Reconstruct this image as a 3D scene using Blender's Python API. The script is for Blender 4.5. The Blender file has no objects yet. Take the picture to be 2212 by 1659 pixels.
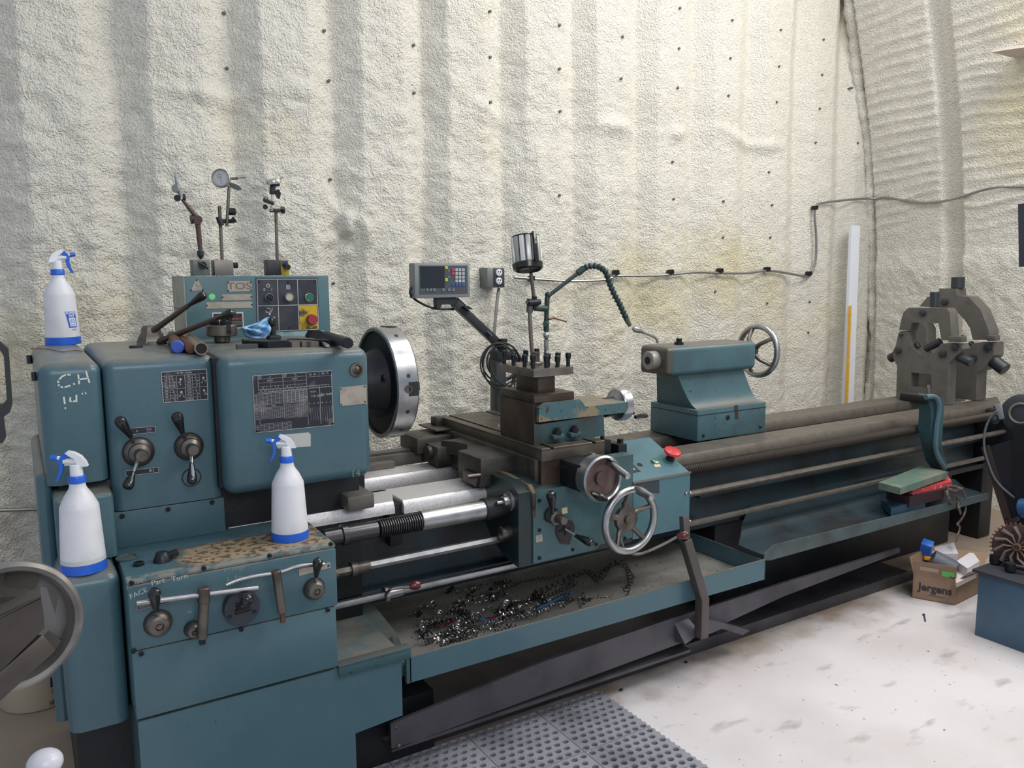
import bpy, bmesh, math, random
import numpy as np
from mathutils import Vector as V, Matrix, geometry
random.seed(7); np.random.seed(7)
C = bpy.context.scene.collection
PI = math.pi

# ------------------------------------------------------------------ camera
FPX = 1742.0; CAMH = 1.45
yaw, pit, rol = [math.radians(a) for a in (31.536, 7.674, .385)]
_f = V((math.sin(yaw)*math.cos(pit), math.cos(yaw)*math.cos(pit), -math.sin(pit)))
_r = V((math.cos(yaw), -math.sin(yaw), 0)); _d = _f.cross(_r)
RT = math.cos(rol)*_r + math.sin(rol)*_d; DN = -math.sin(rol)*_r + math.cos(rol)*_d
CAM = V((0, 0, CAMH))
cd = bpy.data.cameras.new('camera'); cam = bpy.data.objects.new('camera', cd); C.objects.link(cam)
M = Matrix((RT, -DN, -_f)).transposed().to_4x4(); M.translation = CAM
cam.matrix_world = M
cd.sensor_fit = 'HORIZONTAL'; cd.sensor_width = 36; cd.lens = FPX/2212*36; cd.clip_start = .02
bpy.context.scene.camera = cam
def at(px, py, x=None, y=None, z=None):
    """world point seen at a photo pixel on a plane x=, y= or z="""
    d = _f + RT*((px-1106)/FPX) + DN*((py-829.5)/FPX)
    t = x/d.x if x is not None else y/d.y if y is not None else (z-CAMH)/d.z
    return CAM + d*t
def R(n, p): return n*(V(p)-CAM).dot(_f)/FPX      # length of n photo pixels at point p

# ------------------------------------------------------------------ world, lights, exposure
sc = bpy.context.scene
sc.view_settings.view_transform = 'Standard'; sc.view_settings.look = 'None'
sc.view_settings.gamma = 1; sc.view_settings.exposure = 0.04; sc.view_settings.use_curve_mapping = False
w = bpy.data.worlds.new('world'); sc.world = w; w.use_nodes = True
w.node_tree.nodes['Background'].inputs[0].default_value = (.72, .84, 1, 1)
w.node_tree.nodes['Background'].inputs[1].default_value = .5
def area(name, loc, tgt, sx, sy, e, col=(1, .97, .92)):
    l = bpy.data.lights.new(name, 'AREA'); l.shape = 'RECTANGLE'; l.size = sx; l.size_y = sy; l.energy = e; l.color = col
    o = bpy.data.objects.new(name, l); C.objects.link(o); o.location = loc
    o.rotation_euler = (V(tgt)-V(loc)).to_track_quat('-Z', 'Y').to_euler(); return o
area('ceiling_light', (3.6, .3, 3.9), (3.2, 1.3, 0), 2.4, 1.2, 104)
area('ceiling_light', (.2, -1.6, 3.0), (1.4, 2.2, .5), 1.8, 1.2, 42)
area('ceiling_light', (2.6, 2.3, 4.2), (2.3, 2.9, 0), 2.2, .6, 40)
area('ceiling_light', (4.6, 1.9, 3.3), (.3, 3.5, 1.7), .9, .7, 52)

# ------------------------------------------------------------------ materials
def lin(c):
    return tuple((v/255/12.92 if v/255 <= .04045 else ((v/255+.055)/1.055)**2.4) for v in c) + (1,)
_m = {}
def mat(name, col, rough=.5, metal=0, col2=None, nscale=8, lo=.45, hi=.7, bump=0, bscale=60, speck=None, spos=.72,
        top=None, emit=0, trans=0, sss=0, coat=0, streak=None, rvar=0, ntex='N'):
    if name in _m: return _m[name]
    m = bpy.data.materials.new(name); m.use_nodes = True; nt = m.node_tree; N = nt.nodes; L = nt.links
    b = N['Principled BSDF']; tc = N.new('ShaderNodeTexCoord')
    b.inputs['Roughness'].default_value = rough; b.inputs['Metallic'].default_value = metal
    cur = None
    def rgb(c):
        n = N.new('ShaderNodeRGB'); n.outputs[0].default_value = lin(c); return n.outputs[0]
    def noise(s, det=4, sc3=None):
        n = N.new('ShaderNodeTexNoise'); n.inputs['Scale'].default_value = s; n.inputs['Detail'].default_value = det
        if sc3:
            mp = N.new('ShaderNodeMapping'); mp.inputs['Scale'].default_value = sc3; L.new(tc.outputs['Object'], mp.inputs[0]); L.new(mp.outputs[0], n.inputs[0])
        else: L.new(tc.outputs['Object'], n.inputs[0])
        return n.outputs['Fac']
    def ramp(f, a, z):
        r = N.new('ShaderNodeMapRange'); r.inputs[1].default_value = a; r.inputs[2].default_value = z; L.new(f, r.inputs[0]); return r.outputs[0]
    def mix(fac, a, c):
        n = N.new('ShaderNodeMix'); n.data_type = 'RGBA'; L.new(fac, n.inputs[0]); L.new(a, n.inputs[6]); L.new(c, n.inputs[7]); return n.outputs[2]
    cur = rgb(col)
    if col2: cur = mix(ramp(noise(nscale), lo, hi), cur, rgb(col2))
    if streak: cur = mix(ramp(noise(5, 5, streak[1]), .5, .75), cur, rgb(streak[0]))
    if speck: cur = mix(ramp(noise(70, 2), spos, spos+.05), cur, rgb(speck))
    if top:
        g = N.new('ShaderNodeNewGeometry'); s = N.new('ShaderNodeSeparateXYZ'); L.new(g.outputs['Normal'], s.inputs[0])
        f = ramp(s.outputs[2], .45, .85)
        mu = N.new('ShaderNodeMath'); mu.operation = 'MULTIPLY'; L.new(f, mu.inputs[0]); L.new(ramp(noise(14, 5), .25, .55), mu.inputs[1])
        cur = mix(mu.outputs[0], cur, rgb(top))
    L.new(cur, b.inputs['Base Color'])
    if rvar: 
        r = ramp(noise(22), .3, .7); q = N.new('ShaderNodeMath'); q.operation = 'MULTIPLY_ADD'; L.new(r, q.inputs[0]); q.inputs[1].default_value = rvar; q.inputs[2].default_value = rough; L.new(q.outputs[0], b.inputs['Roughness'])
    if bump:
        bp = N.new('ShaderNodeBump'); bp.inputs['Strength'].default_value = 1; bp.inputs['Distance'].default_value = bump
        L.new(noise(bscale, 3), bp.inputs['Height']); L.new(bp.outputs[0], b.inputs['Normal'])
    if emit: L.new(cur, b.inputs['Emission Color']); b.inputs['Emission Strength'].default_value = emit
    if trans: b.inputs['Transmission Weight'].default_value = trans
    if sss: b.inputs['Subsurface Weight'].default_value = sss; b.inputs['Subsurface Scale'].default_value = .02
    if coat: b.inputs['Coat Weight'].default_value = coat
    _m[name] = m; return m
TEAL = (69, 99, 109)
paint = mat('teal_paint', TEAL, .38, col2=(63, 93, 104), nscale=5, speck=(34, 50, 54), spos=.74, top=(112, 112, 106), bump=.0006, bscale=90, coat=.15)
paintd = mat('dirty_teal_paint', (50, 80, 86), .5, col2=(48, 52, 52), nscale=7, lo=.5, hi=.72, speck=(26, 32, 32), spos=.68, top=(84, 86, 82), bump=.001, bscale=60)
paintw = mat('worn_teal_paint', (66, 98, 106), .5, col2=(122, 108, 88), nscale=6, lo=.52, hi=.57, speck=(44, 40, 38), spos=.6, bump=.001, bscale=50)
def worn_top():
    m = mat('worn_gearbox_top', TEAL, .5, col2=(60, 90, 98), nscale=6, speck=(44, 40, 38), spos=.7, bump=.001, bscale=50); nt = m.node_tree; N = nt.nodes; L = nt.links; b = N['Principled BSDF']
    prev = b.inputs['Base Color'].links[0].from_socket; g = N.new('ShaderNodeNewGeometry'); s = N.new('ShaderNodeSeparateXYZ'); L.new(g.outputs['Position'], s.inputs[0])
    def n_(sc, d=4):
        n = N.new('ShaderNodeTexNoise'); n.inputs['Scale'].default_value = sc; n.inputs['Detail'].default_value = d; L.new(g.outputs['Position'], n.inputs[0]); return n.outputs['Fac']
    def m2(op, a, c):
        q = N.new('ShaderNodeMath'); q.operation = op
        for i, v in enumerate((a, c)):
            if isinstance(v, (int, float)): q.inputs[i].default_value = v
            else: L.new(v, q.inputs[i])
        return q.outputs[0]
    def mr(f, a, z):
        r = N.new('ShaderNodeMapRange'); r.inputs[1].default_value = a; r.inputs[2].default_value = z; L.new(f, r.inputs[0]); return r.outputs[0]
    wob = m2('MULTIPLY', m2('SUBTRACT', n_(9), .5), .16)
    dx = m2('ABSOLUTE', m2('SUBTRACT', m2('ADD', s.outputs[0], wob), .50), 0); dy = m2('ABSOLUTE', m2('SUBTRACT', m2('ADD', s.outputs[1], m2('MULTIPLY', wob, .5)), 2.10), 0)
    msk = m2('MULTIPLY', mr(dx, .19, .165), mr(dy, .085, .07))
    def mix(f, a, c):
        n = N.new('ShaderNodeMix'); n.data_type = 'RGBA'; L.new(f, n.inputs[0]); L.new(a, n.inputs[6]); n.inputs[7].default_value = lin(c); return n.outputs[2]
    cur = mix(msk, prev, (150, 132, 104)); k = m2('MULTIPLY', mr(dx, .24, .2), m2('MULTIPLY', mr(n_(55), .5, .56), mr(dy, .12, .09))); cur = mix(k, cur, (92, 78, 68))
    k = m2('MULTIPLY', mr(s.outputs[1], 2.045, 2.035), mr(n_(30), .4, .55)); cur = mix(k, cur, (128, 128, 122)); L.new(cur, b.inputs['Base Color']); return m
paintw = worn_top()
paintv = mat('oily_teal_paint', (34, 52, 60), .42, col2=(30, 31, 34), nscale=6, lo=.45, hi=.65, speck=(120, 108, 88), spos=.76, bump=.001, bscale=60)
darkp = mat('oily_iron_and_shade', (22, 25, 31), .5, .2, col2=(34, 33, 34), nscale=12, bump=.001)  # near-black also stands in for shade in recesses and under the bed
iron = mat('cast_iron', (92, 90, 86), .5, .7, col2=(64, 60, 56), nscale=14, lo=.4, hi=.7, bump=.0006, bscale=120)
irong = mat('grey_painted_iron', (98, 95, 90), .55, .1, col2=(84, 81, 77), nscale=12, speck=(60, 56, 52), spos=.72, bump=.0006)
way = mat('ground_way_steel', (228, 226, 228), .34, .5, col2=(198, 192, 190), nscale=230, lo=.5, hi=.68, rvar=.12, bump=.0003, bscale=200)  # near-white base colour paints in the bright reflection on these ways
wayd = mat('dull_way_steel', (112, 106, 99), .5, .5, col2=(98, 92, 86), nscale=26, bump=.0003, bscale=150)
steel = mat('machined_steel', (176, 176, 178), .3, 1, col2=(150, 150, 152), nscale=18, rvar=.1)
steeld = mat('dark_machined_steel', (118, 112, 106), .38, .9, col2=(82, 76, 70), nscale=16, rvar=.1)
chrome = mat('chrome', (205, 203, 200), .16, 1)
black = mat('black_plastic', (22, 23, 26), .22, coat=.3)
blackm = mat('matt_black', (34, 37, 42), .6, bump=.0005)
rubber = mat('grey_rubber', (142, 142, 150), .75, col2=(112, 112, 120), nscale=6, bump=.0006)
white = mat('white_plastic', (228, 230, 236), .35, sss=.12)
bodyp = mat('translucent_bottle_plastic', (222, 222, 228), .4, col2=(206, 206, 210), nscale=12, sss=.3)
liquid = mat('bottle_liquid_level', (196, 192, 190), .4, sss=.2)
blue = mat('blue_plastic', (36, 96, 205), .35)
bluel = mat('label_blue', (48, 92, 200), .45)
red = mat('red_plastic', (196, 40, 48), .35)
redd = mat('dull_red_plastic', (150, 52, 58), .5)
maroon = mat('maroon_knob', (84, 18, 26), .22, coat=.4)
green = mat('green_plastic', (22, 120, 84), .4)
yellow = mat('worn_yellow', (196, 164, 30), .6, col2=(70, 68, 60), nscale=22, lo=.5, hi=.6)
plate = mat('aluminium_plate', (170, 162, 150), .5, .3, col2=(150, 140, 130), nscale=30)
plated = mat('worn_plate', (32, 32, 44), .45, col2=(92, 88, 90), nscale=18, lo=.56, hi=.66)
ink = mat('engraved_line', (178, 178, 178), .5)
chalk = mat('paint_marker', (205, 212, 205), .8)
chalkf = mat('faded_paint_marker', (140, 165, 165), .8)
screwm = mat('screw_steel', (46, 50, 54), .4, .7)
cream = mat('cream_label', (206, 190, 158), .6)
cardb = mat('cardboard', (150, 124, 102), .8, col2=(138, 112, 92), nscale=10)
towel = mat('blue_paper_towel', (140, 182, 218), .85, bump=.0008, bscale=200)
greyp = mat('grey_plastic', (128, 132, 134), .5)
screen = mat('dark_screen', (38, 44, 52), .25)
rust = mat('rusty_steel', (104, 72, 58), .55, .5, col2=(70, 56, 50), nscale=30)
pvc = mat('white_pvc', (222, 226, 236), .4)
tape = mat('yellow_tape', (222, 172, 60), .5)
conduitm = mat('armoured_cable', (150, 148, 148), .4, .8)
traym = mat('drip_pan_steel', (136, 134, 130), .42, .15, col2=(104, 102, 98), nscale=4, speck=(40, 38, 36), spos=.68, rvar=.15)
trayd = mat('dark_tray_steel', (86, 84, 90), .5, .5, col2=(60, 58, 62), nscale=5, bump=.0006)
chipm = mat('steel_swarf', (200, 196, 192), .3, .9, col2=(110, 106, 104), nscale=30, lo=.45, hi=.6)
chipd = mat('dark_swarf', (62, 60, 62), .35, .7)
bluecab = mat('blue_painted_steel', (70, 96, 118), .45, col2=(62, 84, 104), nscale=4)
greenc = mat('green_case', (84, 108, 96), .6, col2=(116, 122, 108), nscale=10)
pink = mat('red_carton', (190, 62, 66), .6, col2=(210, 150, 140), nscale=60, lo=.6, hi=.64)

# foam: cream with yellowed patches and fine relief
def foam_mat():
    m = bpy.data.materials.new('spray_foam'); m.use_nodes = True; nt = m.node_tree; N = nt.nodes; L = nt.links; b = N['Principled BSDF']
    b.inputs['Roughness'].default_value = .8
    g = N.new('ShaderNodeNewGeometry')
    def noise(s, d=3):
        n = N.new('ShaderNodeTexNoise'); n.inputs['Scale'].default_value = s; n.inputs['Detail'].default_value = d; L.new(g.outputs['Position'], n.inputs[0]); return n.outputs['Fac']
    r = N.new('ShaderNodeMapRange'); r.inputs[1].default_value = .56; r.inputs[2].default_value = .8; L.new(noise(1.1, 4), r.inputs[0])
    mx = N.new('ShaderNodeMix'); mx.data_type = 'RGBA'; mx.inputs[6].default_value = lin((224, 220, 209)); mx.inputs[7].default_value = lin((214, 202, 160)); L.new(r.outputs[0], mx.inputs[0])
    L.new(mx.outputs[2], b.inputs['Base Color'])
    ad = N.new('ShaderNodeMath'); ad.operation = 'MULTIPLY_ADD'; ad.inputs[1].default_value = .5; L.new(noise(170, 2), ad.inputs[0]); L.new(noise(85, 2), ad.inputs[2])
    bp = N.new('ShaderNodeBump'); bp.inputs['Distance'].default_value = .013; bp.inputs['Strength'].default_value = .95; L.new(ad.outputs[0], bp.inputs['Height']); L.new(bp.outputs[0], b.inputs['Normal'])
    return m
foam = foam_mat()
def floor_mat():
    m = bpy.data.materials.new('concrete_floor'); m.use_nodes = True; nt = m.node_tree; N = nt.nodes; L = nt.links; b = N['Principled BSDF']
    b.inputs['Roughness'].default_value = .55
    g = N.new('ShaderNodeNewGeometry')
    def noise(s, d=4, sc3=None):
        n = N.new('ShaderNodeTexNoise'); n.inputs['Scale'].default_value = s; n.inputs['Detail'].default_value = d
        mp = N.new('ShaderNodeMapping'); mp.inputs['Scale'].default_value = sc3 or (1, 1, 1); L.new(g.outputs['Position'], mp.inputs[0]); L.new(mp.outputs[0], n.inputs[0]); return n.outputs['Fac']
    def mr(f, a, z):
        r = N.new('ShaderNodeMapRange'); r.inputs[1].default_value = a; r.inputs[2].default_value = z; L.new(f, r.inputs[0]); return r.outputs[0]
    def mix(f, a, c):
        n = N.new('ShaderNodeMix'); n.data_type = 'RGBA'; L.new(f, n.inputs[0])
        if isinstance(a, tuple): n.inputs[6].default_value = a
        else: L.new(a, n.inputs[6])
        n.inputs[7].default_value = c; return n.outputs[2]
    c = mix(mr(noise(1.6), .4, .7), lin((216, 212, 214)), lin((196, 188, 188)))
    c = mix(mr(noise(5, 5, (1, 2.4, 1)), .6, .78), c, lin((150, 142, 140)))
    c = mix(mr(noise(38, 3), .69, .74), c, lin((110, 100, 96)))
    # oily dirt along the machine's foot, browner from there to the end wall
    s = N.new('ShaderNodeSeparateXYZ'); L.new(g.outputs['Position'], s.inputs[0])
    a = N.new('ShaderNodeMath'); a.operation = 'MULTIPLY_ADD'; a.inputs[1].default_value = .5; L.new(noise(6), a.inputs[0]); L.new(s.outputs[1], a.inputs[2])
    c = mix(mr(a.outputs[0], 2.22, 2.42), c, lin((156, 141, 127)))
    L.new(c, b.inputs['Base Color'])
    return m
floorm = floor_mat()

# ------------------------------------------------------------------ mesh helpers
class B:
    def __init__(s): s.v = []; s.f = []
    def add(s, vs, fs):
        n = len(s.v); s.v += [V(p) for p in vs]; s.f += [tuple(i+n for i in f) for f in fs]; return s
    def bm(s, bm):
        bm.verts.ensure_lookup_table(); bm.verts.index_update()
        s.add([v.co.copy() for v in bm.verts], [[v.index for v in f.verts] for f in bm.faces]); bm.free(); return s
    def box(s, x0, y0, z0, x1, y1, z1, bev=0, seg=2, rot=None):
        bm = bmesh.new(); bmesh.ops.create_cube(bm, size=1)
        c = V(((x0+x1)/2, (y0+y1)/2, (z0+z1)/2)); d = (abs(x1-x0), abs(y1-y0), abs(z1-z0))
        for v in bm.verts: v.co = V((v.co.x*d[0], v.co.y*d[1], v.co.z*d[2]))
        if bev: bmesh.ops.bevel(bm, geom=bm.edges[:], offset=min(bev, .49*min(d)), segments=seg, profile=.5, affect='EDGES')
        if rot: bmesh.ops.rotate(bm, verts=bm.verts, cent=(0, 0, 0), matrix=rot)
        bmesh.ops.translate(bm, verts=bm.verts, vec=c); return s.bm(bm)
    def beam(s, p0, p1, w, h, up=(0, 0, 1), bev=0):
        p0, p1 = V(p0), V(p1); d = p1-p0; x = d.normalized(); y = V(up).cross(x)
        y = y.normalized() if y.length > 1e-6 else V((0, 1, 0)); z = x.cross(y)
        bm = bmesh.new(); bmesh.ops.create_cube(bm, size=1); l = d.length
        for v in bm.verts: v.co = V((v.co.x*l, v.co.y*w, v.co.z*h))
        if bev: bmesh.ops.bevel(bm, geom=bm.edges[:], offset=bev, segments=2, profile=.5, affect='EDGES')
        m = Matrix((x, y, z)).transposed().to_4x4(); m.translation = (p0+p1)/2
        bmesh.ops.transform(bm, matrix=m, verts=bm.verts); return s.bm(bm)
    def frame(s, ax):
        ax = V(ax).normalized(); u = ax.cross(V((0, 0, 1)))
        if u.length < 1e-3: u = ax.cross(V((0, 1, 0)))
        u.normalize(); return ax, u, ax.cross(u)
    def lathe(s, prof, o, ax, n=20, sx=1):
        ax, u, w_ = s.frame(ax); o = V(o); vs = []; fs = []; k = len(prof)
        for r, h in prof:
            for i in range(n):
                a = 2*PI*i/n; vs.append(o+ax*h+(u*math.cos(a)*sx+w_*math.sin(a))*max(r, 1e-5))
        for j in range(k-1):
            for i in range(n):
                i2 = (i+1) % n; fs.append((j*n+i, j*n+i2, (j+1)*n+i2, (j+1)*n+i))
        if prof[0][0] > 1e-4: fs.append(tuple(range(n)))
        if prof[-1][0] > 1e-4: fs.append(tuple(reversed(range((k-1)*n, k*n))))
        return s.add(vs, fs)
    def cyl(s, p0, p1, r, r1=None, n=16, ch=0):
        p0, p1 = V(p0), V(p1); L_ = (p1-p0).length; r1 = r if r1 is None else r1
        pr = [(r, 0), (r1, L_)] if not ch else [(r-ch, 0), (r, ch), (r1, L_-ch), (r1-ch, L_)]
        return s.lathe(pr, p0, p1-p0, n)
    def tube(s, pts, r, n=8, closed=False):
        pts = [V(p) for p in pts]; k = len(pts); vs = []; fs = []; prev = None
        for i, p in enumerate(pts):
            a = pts[(i-1) % k] if (closed or i) else p; b = pts[(i+1) % k] if (closed or i < k-1) else p
            t = (b-a).normalized()
            if prev is None: _, u, _ = s.frame(t)
            else:
                u = prev - t*prev.dot(t)
                u = u.normalized() if u.length > 1e-6 else s.frame(t)[1]
            prev = u; w_ = t.cross(u); rr = r[i] if isinstance(r, (list, tuple)) else r
            for j in range(n):
                a_ = 2*PI*j/n; vs.append(p+(u*math.cos(a_)+w_*math.sin(a_))*rr)
        for i in range(k if closed else k-1):
            i2 = (i+1) % k
            for j in range(n):
                j2 = (j+1) % n; fs.append((i*n+j, i*n+j2, i2*n+j2, i2*n+j))
        if not closed: fs += [tuple(reversed(range(n))), tuple(range((k-1)*n, k*n))]
        return s.add(vs, fs)
    def torus(s, c, ax, Rr, r, n=32, m=10):
        ax, u, w_ = s.frame(ax); c = V(c)
        return s.tube([c+(u*math.cos(2*PI*i/n)+w_*math.sin(2*PI*i/n))*Rr for i in range(n)], r, m, True)
    def sph(s, c, r, sx=1, sy=1, sz=1, n=14):
        bm = bmesh.new(); bmesh.ops.create_uvsphere(bm, u_segments=n, v_segments=n//2+2, radius=r)
        for v in bm.verts: v.co = V((v.co.x*sx, v.co.y*sy, v.co.z*sz))+V(c)
        return s.bm(bm)
    def prism(s, pts, vec, holes=()):
        vec = V(vec); loops = [[V(p) for p in pts]]+[[V(p) for p in h] for h in holes]
        flat = [p for l in loops for p in l]; n = len(flat)
        tris = geometry.tessellate_polygon(loops)
        nrm = V((0, 0, 0)); l0 = loops[0]
        for i in range(len(l0)): nrm += l0[i].cross(l0[(i+1) % len(l0)])
        fs = [];
        for t in tris:
            tn = (flat[t[1]]-flat[t[0]]).cross(flat[t[2]]-flat[t[0]])
            t = tuple(t) if tn.dot(vec) < 0 else tuple(reversed(t))
            fs.append(t); fs.append(tuple(i+n for i in reversed(t)))
        k = 0
        for l in loops:
            m = len(l)
            for i in range(m):
                a, b_ = k+i, k+(i+1) % m; fs.append((a, b_, b_+n, a+n))
            k += m
        s.add(flat+[p+vec for p in flat], fs); s.fix = True; return s
    def ribbon(s, pts, wd, nrm):
        nrm = V(nrm)
        for a, b_ in zip(pts[:-1], pts[1:]):
            a, b_ = V(a), V(b_); d = (b_-a).normalized(); q = nrm.cross(d).normalized()*wd/2; e = d*wd*.3
            s.add([a-e-q, b_+e-q, b_+e+q, a-e+q], [(0, 1, 2, 3)])
        return s
    def text(s, t, size, o, xd=(1, 0, 0), up=(0, 0, 1), off=0, sq=1, ext=0):
        cu = bpy.data.curves.new('t', 'FONT'); cu.body = t; cu.size = 1; cu.offset = off; cu.resolution_u = 3; cu.align_x = 'CENTER'; cu.align_y = 'CENTER'; cu.extrude = ext
        ob = bpy.data.objects.new('t', cu); C.objects.link(ob); dg = bpy.context.evaluated_depsgraph_get()
        me = bpy.data.meshes.new_from_object(ob.evaluated_get(dg))
        xd, up = V(xd).normalized(), V(up).normalized(); o = V(o)
        s.add([o+xd*v.co.x*size*sq+up*v.co.y*size for v in me.vertices], [tuple(p.vertices) for p in me.polygons])
        bpy.data.objects.remove(ob); bpy.data.curves.remove(cu); bpy.data.meshes.remove(me); return s
def wpos(o):
    p = V((0, 0, 0))
    while o: p += o.location; o = o.parent
    return p
def O(name, b, m, parent=None, label=None, ang=35, recalc=True):
    me = bpy.data.meshes.new(name); off = wpos(parent) if parent else V((0, 0, 0))
    me.from_pydata([tuple(v-off) for v in b.v], [], b.f); me.validate()
    if recalc:
        bm = bmesh.new(); bm.from_mesh(me); bmesh.ops.recalc_face_normals(bm, faces=bm.faces); bm.to_mesh(me); bm.free()
    me.materials.append(m); me.polygons.foreach_set('use_smooth', [True]*len(me.polygons)); me.set_sharp_from_angle(angle=math.radians(ang)); me.update()
    o = bpy.data.objects.new(name, me); C.objects.link(o)
    if parent: o.parent = parent
    if label: o['label'] = label
    return o
def T(name, label, cat, loc, group=None):
    o = bpy.data.objects.new(name, None); o.empty_display_size = .05; C.objects.link(o); o.location = loc; o['label'] = label; o['category'] = cat
    if group: o['group'] = group
    return o
def S(name, b, m, label, cat, group=None, kind=None, ang=35, recalc=True):
    o = O(name, b, m, None, label, ang, recalc); me = o.data
    n = len(me.vertices); a = np.zeros(n*3); me.vertices.foreach_get('co', a); a = a.reshape(-1, 3)
    c = (a.min(0)+a.max(0))/2; c[2] = a[:, 2].min(); a -= c; me.vertices.foreach_set('co', a.ravel()); me.update()
    o.location = c; o['category'] = cat
    if group: o['group'] = group
    if kind: o['kind'] = kind
    return o
def copy_tree(o, parent=None):
    c = o.copy(); C.objects.link(c); c.parent = parent
    for ch in list(o.children): copy_tree(ch, c)
    return c
def dupp(o, loc_delta):
    c = o.copy(); C.objects.link(c); c.location = o.location+V(loc_delta); return c
def knob(b, p0, p1, r):           # teardrop grip, slim at p0, fat and round at p1
    L_ = (V(p1)-V(p0)).length
    return b.lathe([(0, 0), (.42*r, 0), (.5*r, .12*L_), (.78*r, .45*L_), (r, .75*L_), (.97*r, .87*L_), (.72*r, .96*L_), (.35*r, .995*L_), (0, L_)], p0, V(p1)-V(p0), 20)
def rect(px0, py0, px1, py1, y, th, b=None):   # thin plate on a y= plane from two opposite photo corners
    a, c = at(px0, py0, y=y), at(px1, py1, y=y); b = b or B()
    return b.box(min(a.x, c.x), y-th, min(a.z, c.z), max(a.x, c.x), y, max(a.z, c.z), min(th*.3, .0008), 1)
def screws(parent, pts, y, r=.006, m=screwm, h=.004):
    first = None
    for px, py in pts:
        p = at(px, py, y=y)
        if first is None:
            b = B().lathe([(0, 0), (r, 0), (r, h*.6), (r*.8, h), (r*.45, h), (r*.4, h*.4), (0, h*.4)], p, (0, -1, 0), 12); first = (O('screw', b, m, parent), p)
        else:
            dupp(first[0], p-first[1])

# ------------------------------------------------------------------ the room
YW = 3.58
def vnoise(nx, nz, sx, sz, seed):
    """smooth value noise on an nx by nz grid, cell size sx, sz samples"""
    rg = np.random.RandomState(seed); gx, gz = int(nx/sx)+3, int(nz/sz)+3; g = rg.rand(gx, gz)*2-1
    a = np.arange(nx)/sx; c = np.arange(nz)/sz; i = a.astype(int); j = c.astype(int); fx = a-i; fz = c-j
    fx = fx*fx*(3-2*fx); fz = fz*fz*(3-2*fz); fx = fx[:, None]; fz = fz[None, :]
    return (g[i][:, j]*(1-fx)*(1-fz)+g[i+1][:, j]*fx*(1-fz)+g[i][:, j+1]*(1-fx)*fz+g[i+1][:, j+1]*fx*fz)
def grid_obj(name, P3, m):
    nx, nz, _ = P3.shape; me = bpy.data.meshes.new(name); idx = np.arange(nx*nz).reshape(nx, nz)
    q = np.stack([idx[:-1, :-1], idx[1:, :-1], idx[1:, 1:], idx[:-1, 1:]], -1).reshape(-1, 4)
    me.vertices.add(nx*nz); me.vertices.foreach_set('co', P3.reshape(-1)); me.loops.add(q.size); me.loops.foreach_set('vertex_index', q.ravel())
    me.polygons.add(len(q)); me.polygons.foreach_set('loop_start', np.arange(len(q))*4); me.polygons.foreach_set('loop_total', np.full(len(q), 4))
    me.update(calc_edges=True); me.materials.append(m); me.polygons.foreach_set('use_smooth', [True]*len(q))
    o = bpy.data.objects.new(name, me); C.objects.link(o); o['kind'] = 'structure'; return o
def rib(x, x0, per, crest, s1, valley, depth):
    u = (x-x0) % per
    return np.interp(u, [0, crest, crest+s1, crest+s1+valley, per], [depth, depth, 0, 0, depth])
# end wall: vertical foam-covered ribs
st = .0105; X = np.arange(-1.6, 5.3, st); Z = np.arange(-.02, 3.75, st); nx, nz = len(X), len(Z)
XX, ZZ = np.meshgrid(X, Z, indexing='ij')
lump = vnoise(nx, nz, 28, 24, 1); big = vnoise(nx, nz, 60, 75, 2)
xs = XX+.012*big+.006*vnoise(nx, nz, 9, 14, 3)
xr = (xs-.07) % .434; pr = np.interp(xr, [0, .20, .31, .325, .434], [.092, .086, .014, .012, .092])
rough = np.clip(1.25-(XX-.2)*.22, .45, 1.3)*np.clip(1.25-.25*(ZZ-1.2), .7, 1.3)
fine = .0042*vnoise(nx, nz, 2.4, 2.0, 4)+.0036*vnoise(nx, nz, 4.3, 3.4, 5)+.006*vnoise(nx, nz, 11, 8, 6)
seamz = 2.225+.05*big+.03*lump; seam = np.exp(-((ZZ-seamz)/.04)**2)*(.004+.034*np.clip(vnoise(nx, nz, 16, 16, 8)+.2, 0, 1))*np.clip((XX-.4)*2, 0, 1)
blob = .05*np.exp(-(((XX-1.28)/.13)**2+((ZZ-1.66)/.12)**2))*(.6+.6*vnoise(nx, nz, 5, 5, 9)) + .028*np.exp(-(((XX-2.3)/.04)**2+((ZZ-2.0)/.13)**2))
low = .018*np.clip((2.2-ZZ)/.25, 0, 1)
YY = YW-pr*np.clip(.82+.5*(ZZ-2.0), .82, 1)*np.clip(1.05-.05*XX, .8, 1)-rough*fine-seam-blob-low-.006*lump
grid_obj('wall_back', np.stack([XX, YY, ZZ], -1), foam)
# side wall: the quonset arch, ribs running over the roof in planes of constant y
AR, AZ = 7.6, .6
def arch(z): return 5.175-AR+np.sqrt(AR**2-(z-AZ)**2)
Y2 = np.arange(-1.2, 3.72, .012); Z2 = np.concatenate([np.arange(-.02, 3.5, .012), np.arange(3.5, 6.2, .06)]); ny, nz2 = len(Y2), len(Z2)
Yg, Zg = np.meshgrid(Y2, Z2, indexing='ij')
u = (3.45-Yg) % .6
pr2 = np.interp(u, [0, .47, .49, .585, .6], [.07, .07, 0, 0, .07])
pr2 = np.where(Yg > 3.45, 0, pr2)
nz_ = vnoise(ny, nz2, 22, 30, 11)
ph = Zg*1.02+.05*nz_+.05*Yg
rid = np.maximum(0, np.sin(ph*2*PI/.068))**2*.011*np.clip((Zg-1.62+.08*nz_)/.25, 0, 1)*(pr2 > .03)*np.clip(.75+.6*vnoise(ny, nz2, 14, 6, 12), .25, 1)
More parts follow.
